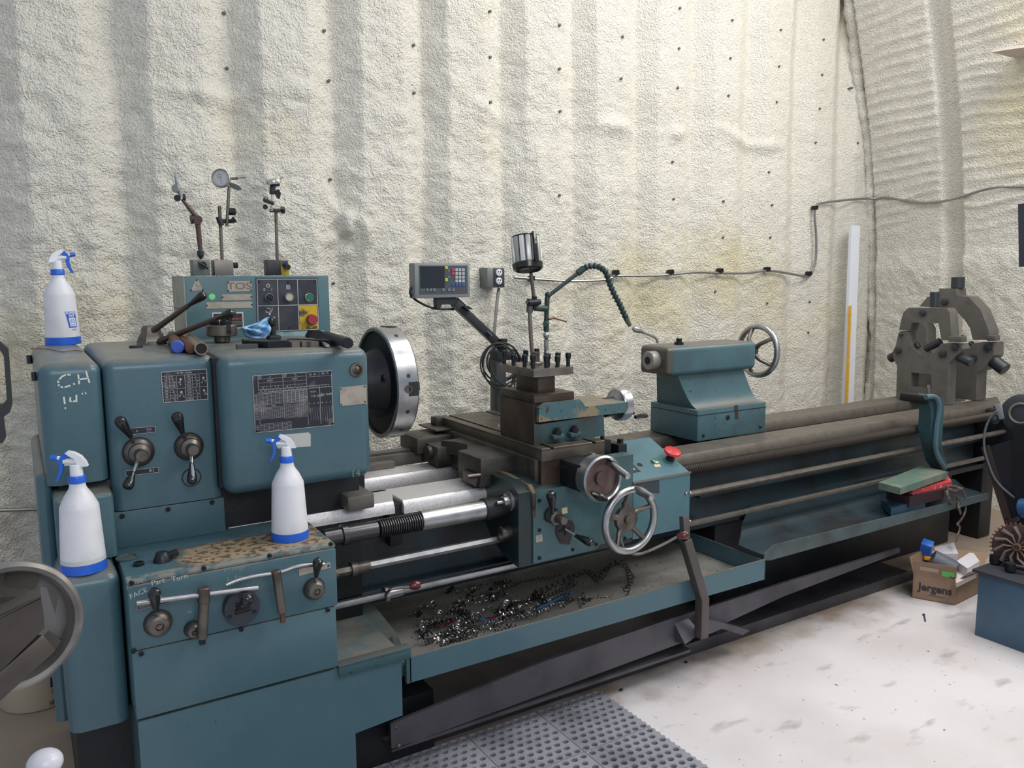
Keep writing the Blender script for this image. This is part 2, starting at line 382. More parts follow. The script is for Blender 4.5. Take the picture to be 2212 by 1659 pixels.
fn = .003*vnoise(ny, nz2, 2.2, 2.2, 13)+.003*vnoise(ny, nz2, 4, 4, 14)+.006*vnoise(ny, nz2, 12, 10, 15)
low2 = .02*np.clip((1.6-Zg)/.12, 0, 1)
Xg = arch(Zg)-pr2-rid-fn*np.where(Zg < 1.6, 1.3, .6)-low2
grid_obj('wall_right', np.stack([Xg, Yg, Zg], -1), foam)
# the thick foam bead in the corner where the arch meets the end wall
b = B(); zz = np.arange(0, 3.7, .03)
b.tube([(float(arch(z))-.03+.01*math.sin(z*9), 3.5+.012*math.sin(z*5), float(z)) for z in zz], [.035+.004*math.sin(z*23)+.005*math.sin(z*61)+.006*random.random() for z in zz], 10)
o = O('trim_1', b, foam, ang=80); o['kind'] = 'structure'
b = B(); b.add([(-4, -3.5, 0), (6.4, -3.5, 0), (6.4, 4.2, 0), (-4, 4.2, 0)], [(0, 1, 2, 3)])
o = O('floor', b, floorm, recalc=False); o['kind'] = 'structure'

# foam depth pins poking out of the end wall
pinm = mat('pin_head', (92, 96, 92), .6)
PIN = [(484, 29), (700, 67), (893, 98), (1058, 25), (1058, 124), (1059, 221), (490, 148), (894, 201), (1208, 55), (1208, 149), (1209, 241), (1344, 80), (1341, 170), (1468, 18), (1466, 105), (1463, 190), (1581, 44), (1577, 126), (1573, 207), (1686, 65), (1682, 144), (1677, 221), (1778, 86), (1775, 162), (1770, 235), (1454, 430), (1562, 435), (1667, 443), (1208, 422), (1561, 513), (1663, 513), (1452, 350), (1660, 372), (1761, 308), (713, 388), (720, 612), (1852, 309), (1839, 190), (1544, 630), (1656, 655), (1748, 652), (1745, 718), (710, 175)]
first = None
for k, (px, py) in enumerate(PIN):
    p = at(px, py, y=3.5)
    for _ in range(4):
        i_, j_ = int((p.x+1.6)/st), int((p.z+.02)/st)
        if 0 <= i_ < nx and 0 <= j_ < nz: p = at(px, py, y=float(YY[i_, j_]))
    b = None
    if first is None:
        b = B().lathe([(0, -.03), (.0035, -.03), (.0075, .004), (.007, .009), (0, .011)], p, (0, -1, 0), 8)
        first = O('foam_pin', b, pinm); first.parent = bpy.data.objects['wall_back']; first_p = p
    else:
        c = first.copy(); C.objects.link(c); c.location = p-first_p
# ------------------------------------------------------------------ wall outlet, armoured cable, straightedge
t = T('wall_outlet', 'grey metal outlet box with two white sockets on the foam wall', 'outlet', at(1076, 600, y=3.46))
a, c = at(1066, 578, y=3.42), at(1089, 621, y=3.42)
O('box', B().box(a.x-.035, 3.42, c.z, c.x, 3.5, a.z, .004), mat('box_grey', (120, 124, 122), .5, .6), t)
O('cover_plate', B().box(a.x+.0, 3.415, c.z+.002, c.x-.0, 3.421, a.z-.002, .002), mat('cover_dark', (72, 74, 76), .4, .5), t)
for py in (589, 607):
    p = at(1078, py, y=3.41)
    o = O('socket', B().lathe([(0, 0), (.017, 0), (.017, .006), (.014, .009), (0, .009)], p+V((0, .004, 0)), (0, -1, 0), 16), white, t)
    O('slot', B().box(p.x-.008, p.y-.007, p.z, p.x-.005, p.y-.0045, p.z+.009).box(p.x+.004, p.y-.007, p.z, p.x+.007, p.y-.0045, p.z+.008).box(p.x-.002, p.y-.007, p.z-.009, p.x+.002, p.y-.0045, p.z-.005), black, o)
def smooth(pts, k=6):
    pts = [V(p) for p in pts]; out = []
    for i in range(len(pts)-1):
        p0, p1, p2, p3 = pts[max(i-1, 0)], pts[i], pts[i+1], pts[min(i+2, len(pts)-1)]
        for j in range(k):
            t_ = j/k; out.append(.5*((2*p1)+(p2-p0)*t_+(2*p0-5*p1+4*p2-p3)*t_*t_+(3*p1-p0-3*p2+p3)*t_**3))
    return out+[pts[-1]]
def corr(pts, r):   # armoured sheath: ribbed tube
    pts = smooth(pts, 14); return B().tube(pts, [r*(1.0 if i % 2 else .86) for i in range(len(pts))], 8)
cb = T('armoured_cable', 'grey armoured cable clipped across the end wall and up towards the arch', 'cable', at(1400, 600, y=3.45))
pp = [(1110, 599), (1160, 603), (1230, 607), (1300, 605), (1322, 600), (1335, 596), (1420, 595), (1455, 592), (1505, 588), (1560, 590), (1610, 590), (1660, 585), (1700, 590), (1740, 597), (1752, 592), (1762, 560), (1763, 510), (1760, 470), (1763, 445), (1780, 438), (1830, 432), (1868, 429)]
pts = [at(px, py, y=3.47) for px, py in pp]
p3 = [at(px, py, x=4.98) for px, py in [(1892, 429), (1918, 427), (1960, 434), (2005, 438), (2060, 430), (2110, 414), (2150, 405), (2212, 403), (2300, 400)]]
O('sheath', corr(pts+p3, .008), conduitm, cb)
f0 = None
for px, py in [(1150, 603), (1333, 590), (1451, 589), (1558, 586), (1660, 583), (1750, 592), (1763, 450)]:
    p = at(px, py, y=3.46)
    if f0 is None:
        f0 = O('clip', B().box(p.x-.012, p.y-.008, p.z-.008, p.x+.012, p.y+.03, p.z+.016, .002).cyl(p+V((0, -.012, .012)), p+V((0, .03, .012)), .006, n=8), screwm, cb); fp = p
    else: dupp(f0, p-fp)
o = corr([at(px, py, y=3.46) for px, py in [(1078, 622), (1075, 640), (1070, 690), (1066, 740), (1063, 800), (1062, 860), (1062, 900), (1062, 960)]], .0085)
S('armoured_cable', o, conduitm, 'armoured cable dropping from the outlet box behind the readout post', 'cable')
o = corr([at(px, py, y=3.5) for px, py in [(-120, 1108), (-60, 1104), (0, 1102), (40, 1101), (78, 1100), (130, 1101), (200, 1103)]], .008)
S('armoured_cable', o, conduitm, 'armoured cable running low along the wall behind the left end of the lathe', 'cable')
t = T('straightedge', 'tall white plastic strip with a yellow tape measure leaning in the wall corner', 'strip', at(1838, 870, y=3.4))
P4 = [at(1840, 486, y=3.42), at(1858, 487, y=3.42)]; Q4 = [at(1825, 880, y=3.38), at(1846, 880, y=3.38)]
for q in Q4: q.z -= .55
O('strip', B().prism([P4[0], P4[1], Q4[1], Q4[0]], (0, .02, 0)), pvc, t)
a, c, d, e = at(1834, 662, y=3.377), at(1840, 660, y=3.377), at(1833, 880, y=3.36), at(1827, 880, y=3.36)
O('tape_rule', B().prism([a, c, d+V((0, 0, -.3)), e+V((0, 0, -.3))], (0, .004, 0)), tape, t)
b = B()
for k in range(60):
    f = k/60; p = a.lerp(e, f); q = c.lerp(d, f); b.box(p.x, p.y-.001, p.z, p.x+(q.x-p.x)*(.7 if k % 5 == 0 else .4), p.y-.0004, p.z+.0012)
O('graduations', b, blackm, t)

# ================================================================== THE LATHE
LT = T('lathe', 'long teal engine lathe with worn paint running the length of the end wall', 'lathe', (2.4, 2.5, 0))
ZW = .75                      # top of the ways
AX = (2.56, 1.09)             # spindle axis y, z
# ---- bed
b = B()
b.box(.45, 2.34, .42, 4.5, 2.40, .70).box(.45, 2.66, .42, 4.5, 2.72, .70)
b.box(1.0, 2.315, .655, 4.5, 2.46, .705, .006)
b.box(.45, 2.30, .445, 2.3, 2.345, .47, .004).box(2.3, 2.30, .55, 4.5, 2.345, .562, .003)
b.box(.5, 2.36, .40, 4.48, 2.70, .43)
bed = O('bed', b, paintv, LT)
for x in np.arange(1.25, 4.5, .34): O('cross_rib', B().box(x, 2.40, .45, x+.035, 2.66, .66, .006), darkp, bed)
# front way in two lengths with the gap piece joint, rear way
def slab(x0, x1, y0, y1, z0, z1, cut=.0, sl=0):
    return B().prism([(x0, y0, z0), (x1, y0, z0), (x1, y0, z1-.006-sl), (x1-cut*0, y0, z1-.006-sl), (x0, y0, z1-.006-sl)], (0, 0.0001, 0))
def wayb(x0, x1, y0, y1, z0, z1, skew=0):
    b = B(); vs = []
    for x, s in ((x0, 0), (x1, skew)):
        vs += [(x, y0, z0), (x, y0, z1-.022), (x, y0+.012, z1-.004), (x+s, y1-.012, z1), (x+s, y1, z1-.008), (x+s, y1, z0)]
    fs = [tuple(range(6)), tuple(reversed(range(6, 12)))]+[(i, (i+1) % 6, (i+1) % 6+6, i+6) for i in range(6)]
    return b.add(vs, fs)
O('front_way', wayb(.468, .968, 2.285, 2.425, .712, ZW+.003, .045), way, bed)
O('front_way', wayb(1.0, 1.9, 2.285, 2.45, .705, ZW, .0), way, bed)
O('front_way', wayb(1.9, 4.53, 2.29, 2.43, .705, ZW, .18), wayd, bed)
O('rear_way', wayb(.9, 1.9, 2.61, 2.72, .70, ZW), way, bed)
O('rear_way', wayb(1.9, 4.72, 2.60, 2.75, .70, ZW), wayd, bed)
O('gap_joint', B().box(.955, 2.30, .60, .999, 2.44, ZW-.012, .004).box(.99, 2.44, .60, 1.02, 2.47, ZW-.02), darkp, bed)
# ---- spindle nose support under the headstock
# ---- headstock: gearbox case, speed panel, long cover
def rbox(x0, y0, z0, x1, y1, z1, r, rz=None, n=6, bot=0):
    """box with softly rounded front vertical edges and top edge"""
    bm = bmesh.new(); bmesh.ops.create_cube(bm, size=1)
    for v in bm.verts: v.co = V(((x0+x1)/2+v.co.x*(x1-x0), (y0+y1)/2+v.co.y*(y1-y0), (z0+z1)/2+v.co.z*(z1-z0)))
    E_ = [e for e in bm.edges if not (all(abs(v.co.z-z0) < 1e-6 for v in e.verts) and not bot) and not all(abs(v.co.y-y1) < 1e-6 for v in e.verts)]
    bmesh.ops.bevel(bm, geom=E_, offset=r, segments=n, profile=.5, affect='EDGES'); b = B(); return b.bm(bm)
core = O('headstock_core', B().box(.06, 2.30, .30, .86, 2.88, .93, .004).box(.44, 2.36, .60, .90, 2.80, .86), darkp, LT)
hs = O('headstock', rbox(.1785, 2.27, .848, .455, 2.93, 1.243, .028), paint, LT)
cover = O('gear_cover', rbox(.034, 2.27, .935, .176, 2.93, 1.243, .032), paint, LT)
O('hinge', B().cyl((.026, 2.78, 1.2), (.026, 2.78, 1.225), .008, n=10), black, cover)
O('hinge', B().cyl((.028, 2.3, 1.20), (.028, 2.3, 1.222), .006, n=10), black, cover)
lp = O('access_panel', B().box(.1785, 2.272, .748, .455, 2.34, .845, .002), paint, LT)
screws(lp, [(264, 1115), (363, 1100), (458, 1085)], 2.272, .0065)
bb = O('spindle_cover', rbox(.447, 2.20, .862, .868, 2.9, 1.247, .034, bot=1), paint, LT)
O('spindle_cover_rim', B().box(.44, 2.245, .88, .452, 2.9, 1.235), darkp, bb)
b = B().lathe([(0, 0), (R(16, at(770, 799, y=2.2)), 0), (R(15, at(770, 799, y=2.2)), .004), (.0145, .005), (.0125, .002), (.008, .004), (.004, .009), (0, .009)], at(770, 799, y=2.2), (0, -1, 0), 24)
O('sight_glass', b, steeld, bb, 'round domed oil sight glass with a dark ring')
# feet of the headstock casting
O('headstock_foot', B().box(.80, 2.24, .755, .885, 2.44, .80, .006).box(.6, 2.46, .74, .9, 2.8, .87), irong, LT)
O('rack_rail', B().box(.9, 2.74, .745, 1.42, 2.80, .79, .003).box(.9, 2.70, .75, 1.15, 2.74, .775, .003).box(.98, 2.76, .79, 1.42, 2.80, .80, .002), irong, LT)
# ---- chuck
yc, zc = 2.57, 1.09
X0, X1, RC = 1.03, 1.108, .19
ck = O('chuck', B().lathe([(.03, .014), (.174, .014), (.176, 0), (RC-.004, 0), (RC, .004), (RC, X1-X0-.006), (RC-.005, X1-X0), (.06, X1-X0), (.06, X1-X0-.03), (0, X1-X0-.03)], (X0, yc, zc), (1, 0, 0), 96), steel, LT, ang=30)
O('back_plate', B().lathe([(.055, -.17), (.055, -.10), (.09, -.09), (.10, -.03), (.12, .006), (.1735, .008), (.1735, .0135), (0, .0135)], (X0, yc, zc), (1, 0, 0), 48), darkp, ck)
for k in range(4):
    a = PI*(.5*k)+.02
    u_ = V((0, math.cos(a), math.sin(a)))
    p = V((X0+.045, yc, zc))+u_*(RC+.0006)
    w_ = V((1, 0, 0)).cross(u_)
    O('jaw_slot', B().beam(V((X1-.022, yc, zc))+u_*(RC-.05), V((X1-.022, yc, zc))+u_*(RC+.001), .046, .034, up=(1, 0, 0)), blackm, ck)
    O('key_socket', B().lathe([(.009, 0), (.0135, 0), (.0135, .002), (.009, .002), (.009, -.004), (0, -.004)], p+V((-.008, 0, 0)), u_, 16), steeld, ck)
    O('jaw', B().beam(V((X1-.004, yc, zc))+u_*.06, V((X1+.006, yc, zc))+u_*(RC-.04), .03, .03, up=(1, 0, 0), bev=.003), steel, ck)
for ang_ in (168, 205, 232, 120, 75):
    a = math.radians(ang_); u_ = V((0, math.cos(a), math.sin(a)))
    O('balance_hole', B().lathe([(0, 0), (.007, 0), (.007, .0008), (0, .0008)], V((X0+.04, yc, zc))+u_*(RC-.0002), u_, 12), blackm, ck)
for k in range(3):
    a = PI*2/3*k+2.9; u_ = V((0, math.cos(a), math.sin(a))); b = B().lathe([(0, 0), (.011, 0), (.011, .006), (.006, .006), (.006, .003), (0, .003)], V((X0-.02, yc, zc))+u_*.13, (-1, 0, 0), 14); O('mounting_bolt', b, screwm, ck)
# ---- lower left guard, quick-change box, pedestal
YG = 2.0
g = rbox(.036, 2.08, .37, .168, 2.9, .752, .03); low = O('lower_guard', g, paint, LT)
O('guard_step', rbox(.045, 2.20, .752, .176, 2.9, .918, .012), paint, low)
O('guard_side', rbox(.012, 2.30, .30, .048, 2.9, .965, .018), paint, low)
gb = O('feed_gearbox', B().box(.1735, 2.0, .578, .677, 2.32, .737, .004), paint, LT)
O('top_cover', B().box(.1745, 2.006, .7375, .678, 2.30, .748, .003), paintw, gb)
O('lower_cover', B().box(.1735, 2.0, .4065, .671, 2.32, .576, .003), paint, gb)
screws(gb, [(284, 1259), (440, 1227), (582, 1200), (714, 1175), (305, 1412), (521, 1359), (708, 1317), (288, 1406)], 2.0, .0062)
ped = O('pedestal', B().prism([(.176, 2.006, .0), (.715, 2.006, .0), (.715, 2.006, .196), (.857, 2.006, .206), (.858, 2.006, .398), (.176, 2.006, .398)], (0, .84, 0)), paint, LT)
O('toe_recess', B().box(.05, 2.16, .0, .176, 2.85, .37), darkp, ped); O('toe_recess', B().box(.7, 2.10, 0, 1.0, 2.85, .2), darkp, ped)  # recess faces near-black, their shade put into the colour
O('end_lip', B().box(.672, 1.998, .3995, .884, 2.03, .408, .001).box(.672, 1.998, .375, .884, 2.001, .4, .0005).box(.87, 2.0, .30, .884, 2.012, .4), paintd, ped)
# ---- chip pan under the bed
b = B()
b.box(.88, 2.0, .300, 2.348, 2.004, .377, .0008, 1).box(.88, 2.004, .300, 2.348, 2.9, .304)
b.box(.884, 2.0, .3765, 2.346, 2.006, .3795, .0008, 1).box(.88, 2.9, .30, 2.35, 2.905, .40).box(2.344, 2.0, .30, 2.348, 2.9, .375)
pan = O('chip_pan', b, paint, LT)
O('pan_floor', B().box(.89, 2.006, .3045, 2.34, 2.89, .3065), traym, pan)
O('pan_rim', B().box(.884, 1.9994, .3775, 2.346, 2.0062, .38, .0006, 1), mat('worn_edge', (112, 108, 98), .5, .4), pan)
O('pan_end', B().prism([(.70, 2.05, .345), (.89, 2.03, .345), (.93, 2.20, .352), (.90, 2.36, .42), (.70, 2.36, .42)], (0, 0, .003)).box(.69, 2.03, .31, .90, 2.35, .345), paintd, pan)
# teal pan under the tail end: an angled shelf with a deep front lip
prof = [(2.012, .388), (2.06, .402), (2.12, .405), (2.17, .435), (2.21, .435), (2.26, .455), (2.32, .47)]
b = B(); n = len(prof); xs_ = [(2.36, 3.9)]*n; x0s = [2.36, 2.33, 2.33, 2.40, 2.44, 2.52, 2.62]
vs = [(x0s[i], y, z) for i, (y, z) in enumerate(prof)]+[(3.9, y, z+.0) for y, z in prof]
vs += [(x, y, z-.006) for x, y, z in vs]
b.add(vs, [(i, i+1, n+i+1, n+i) for i in range(n-1)]+[(2*n+i, 3*n+i, 3*n+i+1, 2*n+i+1) for i in range(n-1)]+[(i, 2*n+i, 2*n+i+1, i+1) for i in range(n-1)])
rp = O('tail_shelf', b, paintv, LT)
O('shelf_lip', B().prism([(2.345, 2.004, .40), (2.40, 2.004, .425), (3.9, 2.004, .405), (3.9, 2.004, .372), (2.375, 2.004, .368), (2.345, 2.004, .375)], (0, .006, 0)), mat('lip_paint', (84, 96, 98), .5, .2, col2=(70, 74, 74)), rp)
O('tail_pedestal', B().box(2.45, 2.36, 0, 4.22, 2.8, .40, .01), darkp, LT); O('tail_foot', B().box(4.40, 2.3, 0, 4.52, 2.8, .45, .01), darkp, LT); O('bed_underside', B().box(2.6, 2.30, .40, 4.5, 2.75, .425), darkp, LT)  # lengthened and near-black, standing in for the deep shade under the shelf
# ---- lead screw, feed rod, control rod
YS = 2.17
b = B(); n = 14; hx0, hx1, pitch = .865, 1.0, .0075
k = int((hx1-hx0)/pitch)
b.lathe([(.024, .0), (.024, .05), (.03, .052), (.03, .068), (.026, .07), (.026, .10), (.0245, .16)], (.70, YS, .712), (1, 0, 0), 20)
pr_ = []
for i in range(k): pr_ += [(.0225, i*pitch), (.028, i*pitch+pitch*.3), (.028, i*pitch+pitch*.55), (.0225, i*pitch+pitch*.85)]
b.lathe(pr_+[(.0225, hx1-hx0)], (hx0, YS, .711), (1, 0, 0), 20)
ls = O('lead_screw', b, darkp if False else mat('screw_thread', (92, 90, 92), .32, .9), LT)
O('screw_sleeve', B().cyl((1.0, YS, .712), (1.34, YS, .712), .031, n=24, ch=.002), steel, ls)
pr_ = []
for i in range(int((4.42-2.0)/.012)): pr_ += [(.0175, i*.012), (.0215, i*.012+.004), (.0215, i*.012+.007), (.0175, i*.012+.011)]
O('screw_thread', B().lathe(pr_, (2.0, YS+.03, .715), (1, 0, 0), 14), mat('oily_thread', (64, 58, 52), .45, .7), ls)
fr = O('feed_rod', B().lathe([(.0125, 0), (.0125, .66)], (.80, YS, .606), (1, 0, 0), 6), steel, LT, ang=20)
O('coupling', B().cyl((.69, YS, .603), (.735, YS, .603), .018, n=18).cyl((.735, YS, .604), (.775, YS, .604), .014, n=6).lathe([(.012, 0), (.022, .001), (.022, .018), (.017, .02), (.017, .058), (.012, .06)], (.775, YS, .605), (1, 0, 0), 20), steeld, fr)
O('rod_length', B().lathe([(.0125, 0), (.0125, 2.46)], (1.95, YS+.02, .622), (1, 0, 0), 6), wayd, fr)
cr = O('control_rod', B().box(.675, YS-.009, .497, 1.44, YS+.009, .515, .001), steel, LT)
O('rod_length', B().box(1.44, YS-.006, .503, 4.42, YS+.012, .519, .001), wayd, cr)
b = B().lathe([(.01, -.004), (.022, -.002), (.022, .01), (.016, .012), (.016, .055), (.012, .058)], (.88, YS, .506), (1, 0, 0), 20)
O('clutch_collar', b, steel, cr)
hp = [at(833, 1287, y=2.14), at(838, 1278, y=2.12), at(850, 1272, y=2.11), at(885, 1268, y=2.11)]
O('reverse_lever', B().tube(smooth(hp), .0045, 8), steeld, cr)
O('lever_ball', B().lathe([(0, 0), (.007, .002), (.0135, .014), (.0145, .024), (.010, .034), (0, .038)], at(884, 1268, y=2.11), at(905, 1262, y=2.11)-at(884, 1268, y=2.11), 18), maroon, cr)
# bearing bracket and end brackets at the tail
O('end_bracket', B().box(4.36, 2.1, .44, 4.44, 2.34, .73, .012).box(4.44, 2.12, .66, 4.5, 2.30, .74, .015).cyl((4.34, YS+.03, .715), (4.48, YS+.03, .715), .04).cyl((4.36, YS, .5), (4.5, YS, .51), .03), darkp, LT)
# travelling rod support: a hooked casting with a web
q = lambda px, py, y=2.1: at(px, py, y=y)
b = B().prism([q(2004, 862), q(2012, 853), q(2030, 855), q(2040, 866), q(2038, 905), q(2034, 960), q(2047, 1010), q(2040, 1018), q(2026, 1000), q(2016, 960), q(2010, 930), q(2012, 890), q(2008, 875)], (0, .06, 0))
rs = O('rod_support', b, paintd, LT)
O('support_arm', B().box(q(2004, 862).x, 2.10, q(2004, 868).z-.012, q(2030, 855).x, 2.24, q(2004, 856).z, .008), darkp, rs)
O('web', B().tube(smooth([q(2000, 858, 2.09), q(2020, 858, 2.085), q(2028, 880, 2.085), q(2022, 930, 2.085), q(2022, 975, 2.085), q(2040, 1012, 2.085)], 4), .012, 8), paint, rs)
# ---- foot-brake treadle with its arm
tr = O('brake_treadle', B().prism([(.83, 2.03, .175), (1.35, 2.03, .222), (1.9, 2.03, .238), (2.5, 2.03, .245), (3.25, 2.03, .245), (3.25, 2.03, .225), (2.5, 2.03, .19), (1.98, 2.03, .135), (.83, 2.03, .095)], (0, .012, 0)).box(.83, 2.03, .088, 2.0, 2.15, .098), trayd, LT)
O('rivet', B().sph(at(862, 1612, y=2.028), .006, sy=.5), steeld, tr); O('rivet', B().sph(at(855, 1572, y=2.028), .004, sy=.5), steeld, tr)
b = B()
p0, p1, p2, p3_ = at(1478, 1115, y=2.0), at(1480, 1166, y=1.98), at(1517, 1292, y=1.965), at(1515, 1376, y=1.965)
b.beam(p0, p1, .03, .022, up=(0, 1, 0), bev=.003).beam(p1, p2, .034, .034, up=(0, 1, 0), bev=.003).beam(p2+V((0, 0, .006)), p3_, .036, .036, up=(0, 1, 0), bev=.003)
ba = O('brake_arm', b, mat('arm_steel', (92, 86, 84), .45, .5), LT)
b = B().prism([q(1457, 1347, 2.03), q(1487, 1336, 2.03), q(1515, 1368, 1.98), q(1480, 1392, 1.98)], (0, .05, -.012))
b.prism([q(1522, 1338, 1.99), q(1550, 1342, 2.0), q(1620, 1362, 2.02), q(1605, 1372, 2.02), q(1560, 1358, 2.0), q(1522, 1374, 1.98)], (0, .04, 0))
O('arm_foot', b, trayd, ba)
# ---- splash/drip pan on the floor
b = B().box(.78, 2.14, 0, 3.62, 2.145, .05, .001).box(.78, 2.145, .0, 3.62, 2.95, .006)
S('floor_drip_tray', b, trayd, 'long low dark steel drip tray on the floor under the lathe', 'tray')

# ---- levers and plates on the headstock
def dial_lever(px, py, r, y, cover_, ups, name='speed_lever'):
    c = at(px, py, y=y); rr = R(r, c)
    o = O(name, B().lathe([(0, 0), (rr, 0), (rr, .008), (rr*.93, .014), (rr*.72, .02), (rr*.68, .03), (rr*.42, .036), (rr*.40, .062), (rr*.36, .066), (0, .066)], c, (0, -1, 0), 40), steeld, cover_)
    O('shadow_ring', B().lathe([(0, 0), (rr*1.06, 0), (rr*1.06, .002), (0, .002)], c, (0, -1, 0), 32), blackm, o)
    for (a, m_, e, kr, sty) in ups:
        pa, pm, pe = at(*a, y=y-.035), at(*m_, y=y-.05), at(*e, y=y-.075)
        O('rod', B().cyl(pa, pm, .0055, .0045, n=12), steel if sty else steeld, o)
        O('knob', knob(B(), pm, pe, R(kr, pe)), black, o)
        if sty: O('stripe', B().beam(pm+V((0, -R(kr, pe)*.55, 0)), pm.lerp(pe, .75)+V((0, -R(kr, pe)*1.02, 0)), .005, .003), chrome, o)
    return o
dial_lever(299, 976, 31, 2.27, hs, [((288, 955), (283, 944), (255, 903), 12.5, 0), ((298, 995), (288, 1020), (274, 1056), 12, 1)])
dial_lever(408, 964, 29, 2.27, hs, [((399, 945), (394, 935), (380, 893), 12.5, 0), ((413, 982), (414, 1000), (415, 1046), 10.5, 1)])
O('lock_ring', B().torus(at(414, 1031, y=2.269), (0, 1, 0), R(19, at(414, 1031, y=2.27)), .0016, 32, 6), black, hs)
def pl(name, x0, y0, x1, y1, y, m, parent, th=.0015, label=None): return O(name, rect(x0, y0, x1, y1, y, th), m, parent, label)
def quad(name, pts, y, m, parent, th=.0015, label=None):
    return O(name, B().prism([at(a, c, y=y) for a, c in pts], (0, -th, 0)), m, parent, label)
NY = (0, -1, 0)
class Plate:     # draws engraved lines on a quad given by its four photo corners TL TR BR BL
    def __init__(s, c, y): s.c = [at(a, b_, y=y) for a, b_ in c]; s.b = B(); s.u = (s.c[1]-s.c[0]).length; s.vv = (s.c[3]-s.c[0]).length; s.x = (s.c[1]-s.c[0]).normalized(); s.z = (s.c[0]-s.c[3]).normalized()
    def P(s, u, v): return s.c[0].lerp(s.c[1], u).lerp(s.c[3].lerp(s.c[2], u), v)+V((0, -.0006, 0))
    def line(s, *uv, w=.0007):
        s.b.ribbon([s.P(*p) for p in uv], w, NY); return s
    def hatch(s, u0, u1, v0, v1, nu, nv, w=.0005):
        for i in range(nu+1): u = u0+(u1-u0)*i/nu; s.line((u, v0), (u, v1), w=w)
        for j in range(nv+1): v = v0+(v1-v0)*j/nv; s.line((u0, v), (u1, v), w=w)
        return s
    def t(s, t_, u, v, size, off=0): s.b.text(t_, size, s.P(u, v), s.x, s.z, off=off); return s
    def dot(s, u, v, r): s.b.lathe([(0, 0), (r, 0), (r, .0002), (0, .0002)], s.P(u, v), NY, 10); return s
# speed chart
cc = [(348, 804), (446, 797), (449, 862), (353, 870)]
sp = quad('speed_chart', cc, 2.27, plated, hs); p = Plate(cc, 2.2685)
p.line((0, 0), (1, 0), (1, 1), (0, 1), (0, 0), w=.0016).line((0, .14), (1, .14)).line((.505, .14), (.505, 1), w=.001).line((0, .57), (1, .57))
for u0 in (0, .505):
    p.line((u0+.165, .14), (u0+.165, 1)).line((u0+.32, .14), (u0+.32, 1))
    for k in range(1, 8): p.line((u0, .14+.1075*k), (u0+.32, .14+.1075*k), w=.0005)
    for h in (0, .43): p.line((u0+.21, .15+h), (u0+.25, .2+h), (u0+.23, .27+h), (u0+.29, .36+h), (u0+.24, .44+h), w=.0009).line((u0+.28, .47+h), (u0+.24, .51+h), (u0+.285, .56+h), w=.0009)
for i, s_ in enumerate(('14', '18', '22', '28', '40', '56', '80', '112')): p.t(s_, .085, .195+.1075*i, .0075)
for i, s_ in enumerate(('90', '125', '180', '250', '360', '500', '710', '1000')): p.t(s_, .59, .195+.1075*i, .0075)
for (u, v, legs) in ((.41, .28, ((-.04, .1), (-.01, .17))), (.92, .28, ((-.04, .16), (.04, .11))), (.41, .70, ((-.035, .12), (.05, .15))), (.92, .70, ((.02, .12), (.06, .14)))):
    p.dot(u, v, .003)
    for du, dv in legs: p.line((u, v), (u+du, v+dv)).dot(u+du, v+dv, .0016)
p.t('/min', .60, .07, .009).dot(.36, .07, .002).dot(.44, .07, .002).line((.28, .07), (.52, .07), w=.0005)
O('chart_print', p.b, ink, sp, recalc=False)
# small direction plates
for cc, tx in (([(266, 926), (335, 921), (336, 933), (267, 941)], '8    Copper'), ([(271, 1017), (342, 1009), (343, 1020), (272, 1028)], '8·1')):
    o = quad('lever_plate', cc, 2.27, plated, hs); p = Plate(cc, 2.2685); p.line((0, 0), (1, 0), (1, 1), (0, 1), (0, 0), w=.001)
    p.t('8:1', .8, .5, .012) if '·' in tx else p.t('8', .42, .55, .007).t('Upper', .8, .35, .006).t('A P T', .8, .75, .0045); O('plate_print', p.b, ink, o, recalc=False)
# big thread and feed chart on the spindle cover
cc = [(545.5, 812), (715.5, 800.5), (720.5, 918), (551.5, 935)]
ch = quad('thread_chart', cc, 2.20, plated, bb); p = Plate(cc, 2.1985)
p.line((0, 0), (1, 0), (1, 1), (0, 1), (0, 0), w=.0014).line((.062, 0), (.062, 1)).line((.37, 0), (.37, .78), w=.001).line((.67, 0), (.67, .95)).line((.835, 0), (.835, .1)).line((.835, .27), (.835, .95), w=.001)
for v in (.065, .135, .2, .255): p.line((.062, v), (.67, v), w=.0005)
p.line((.67, .085), (1, .085), w=.0005).line((.062, .3), (1, .285)).line((.67, .255), (1, .245), w=.0005).line((0, .325), (.37, .315)).line((.215, .135), (.215, .3), w=.0005).line((.52, .135), (.52, .3), w=.0005)
p.hatch(.062, .37, .25, .30, 6, 1).hatch(.37, .67, .25, .30, 6, 1).hatch(.67, 1, .245, .29, 8, 1)
for i in range(20):
    u = .09+.051*i*.99
    if u < .66: p.t('ABCDEF'[i % 6], u, .275, .006)
p.hatch(.062, .37, .325, .52, 6, 9).hatch(0, .062, .325, .52, 2, 9).hatch(.37, .67, .31, .52, 6, 11, w=.0007).hatch(.062, .37, .57, .77, 12, 9, w=.0004).hatch(.37, .67, .55, .79, 11, 11, w=.0004).hatch(0, .062, .57, .77, 2, 7).hatch(.062, .45, .86, .98, 7, 5, w=.0005).hatch(0, .062, .88, 1, 2, 4)
p.t('D', .09, .035, .011).t('D', .4, .03, .011).t('inch/', .21, .10, .008).t('inch/', .52, .10, .008).t('8 : 1', .14, .225, .007).t('1 : 1', .29, .225, .007).t('8 : 1', .44, .225, .007).t('1 : 1', .59, .225, .007).t('56  63', .75, .045, .008).t('56 - 71', .92, .04, .008)
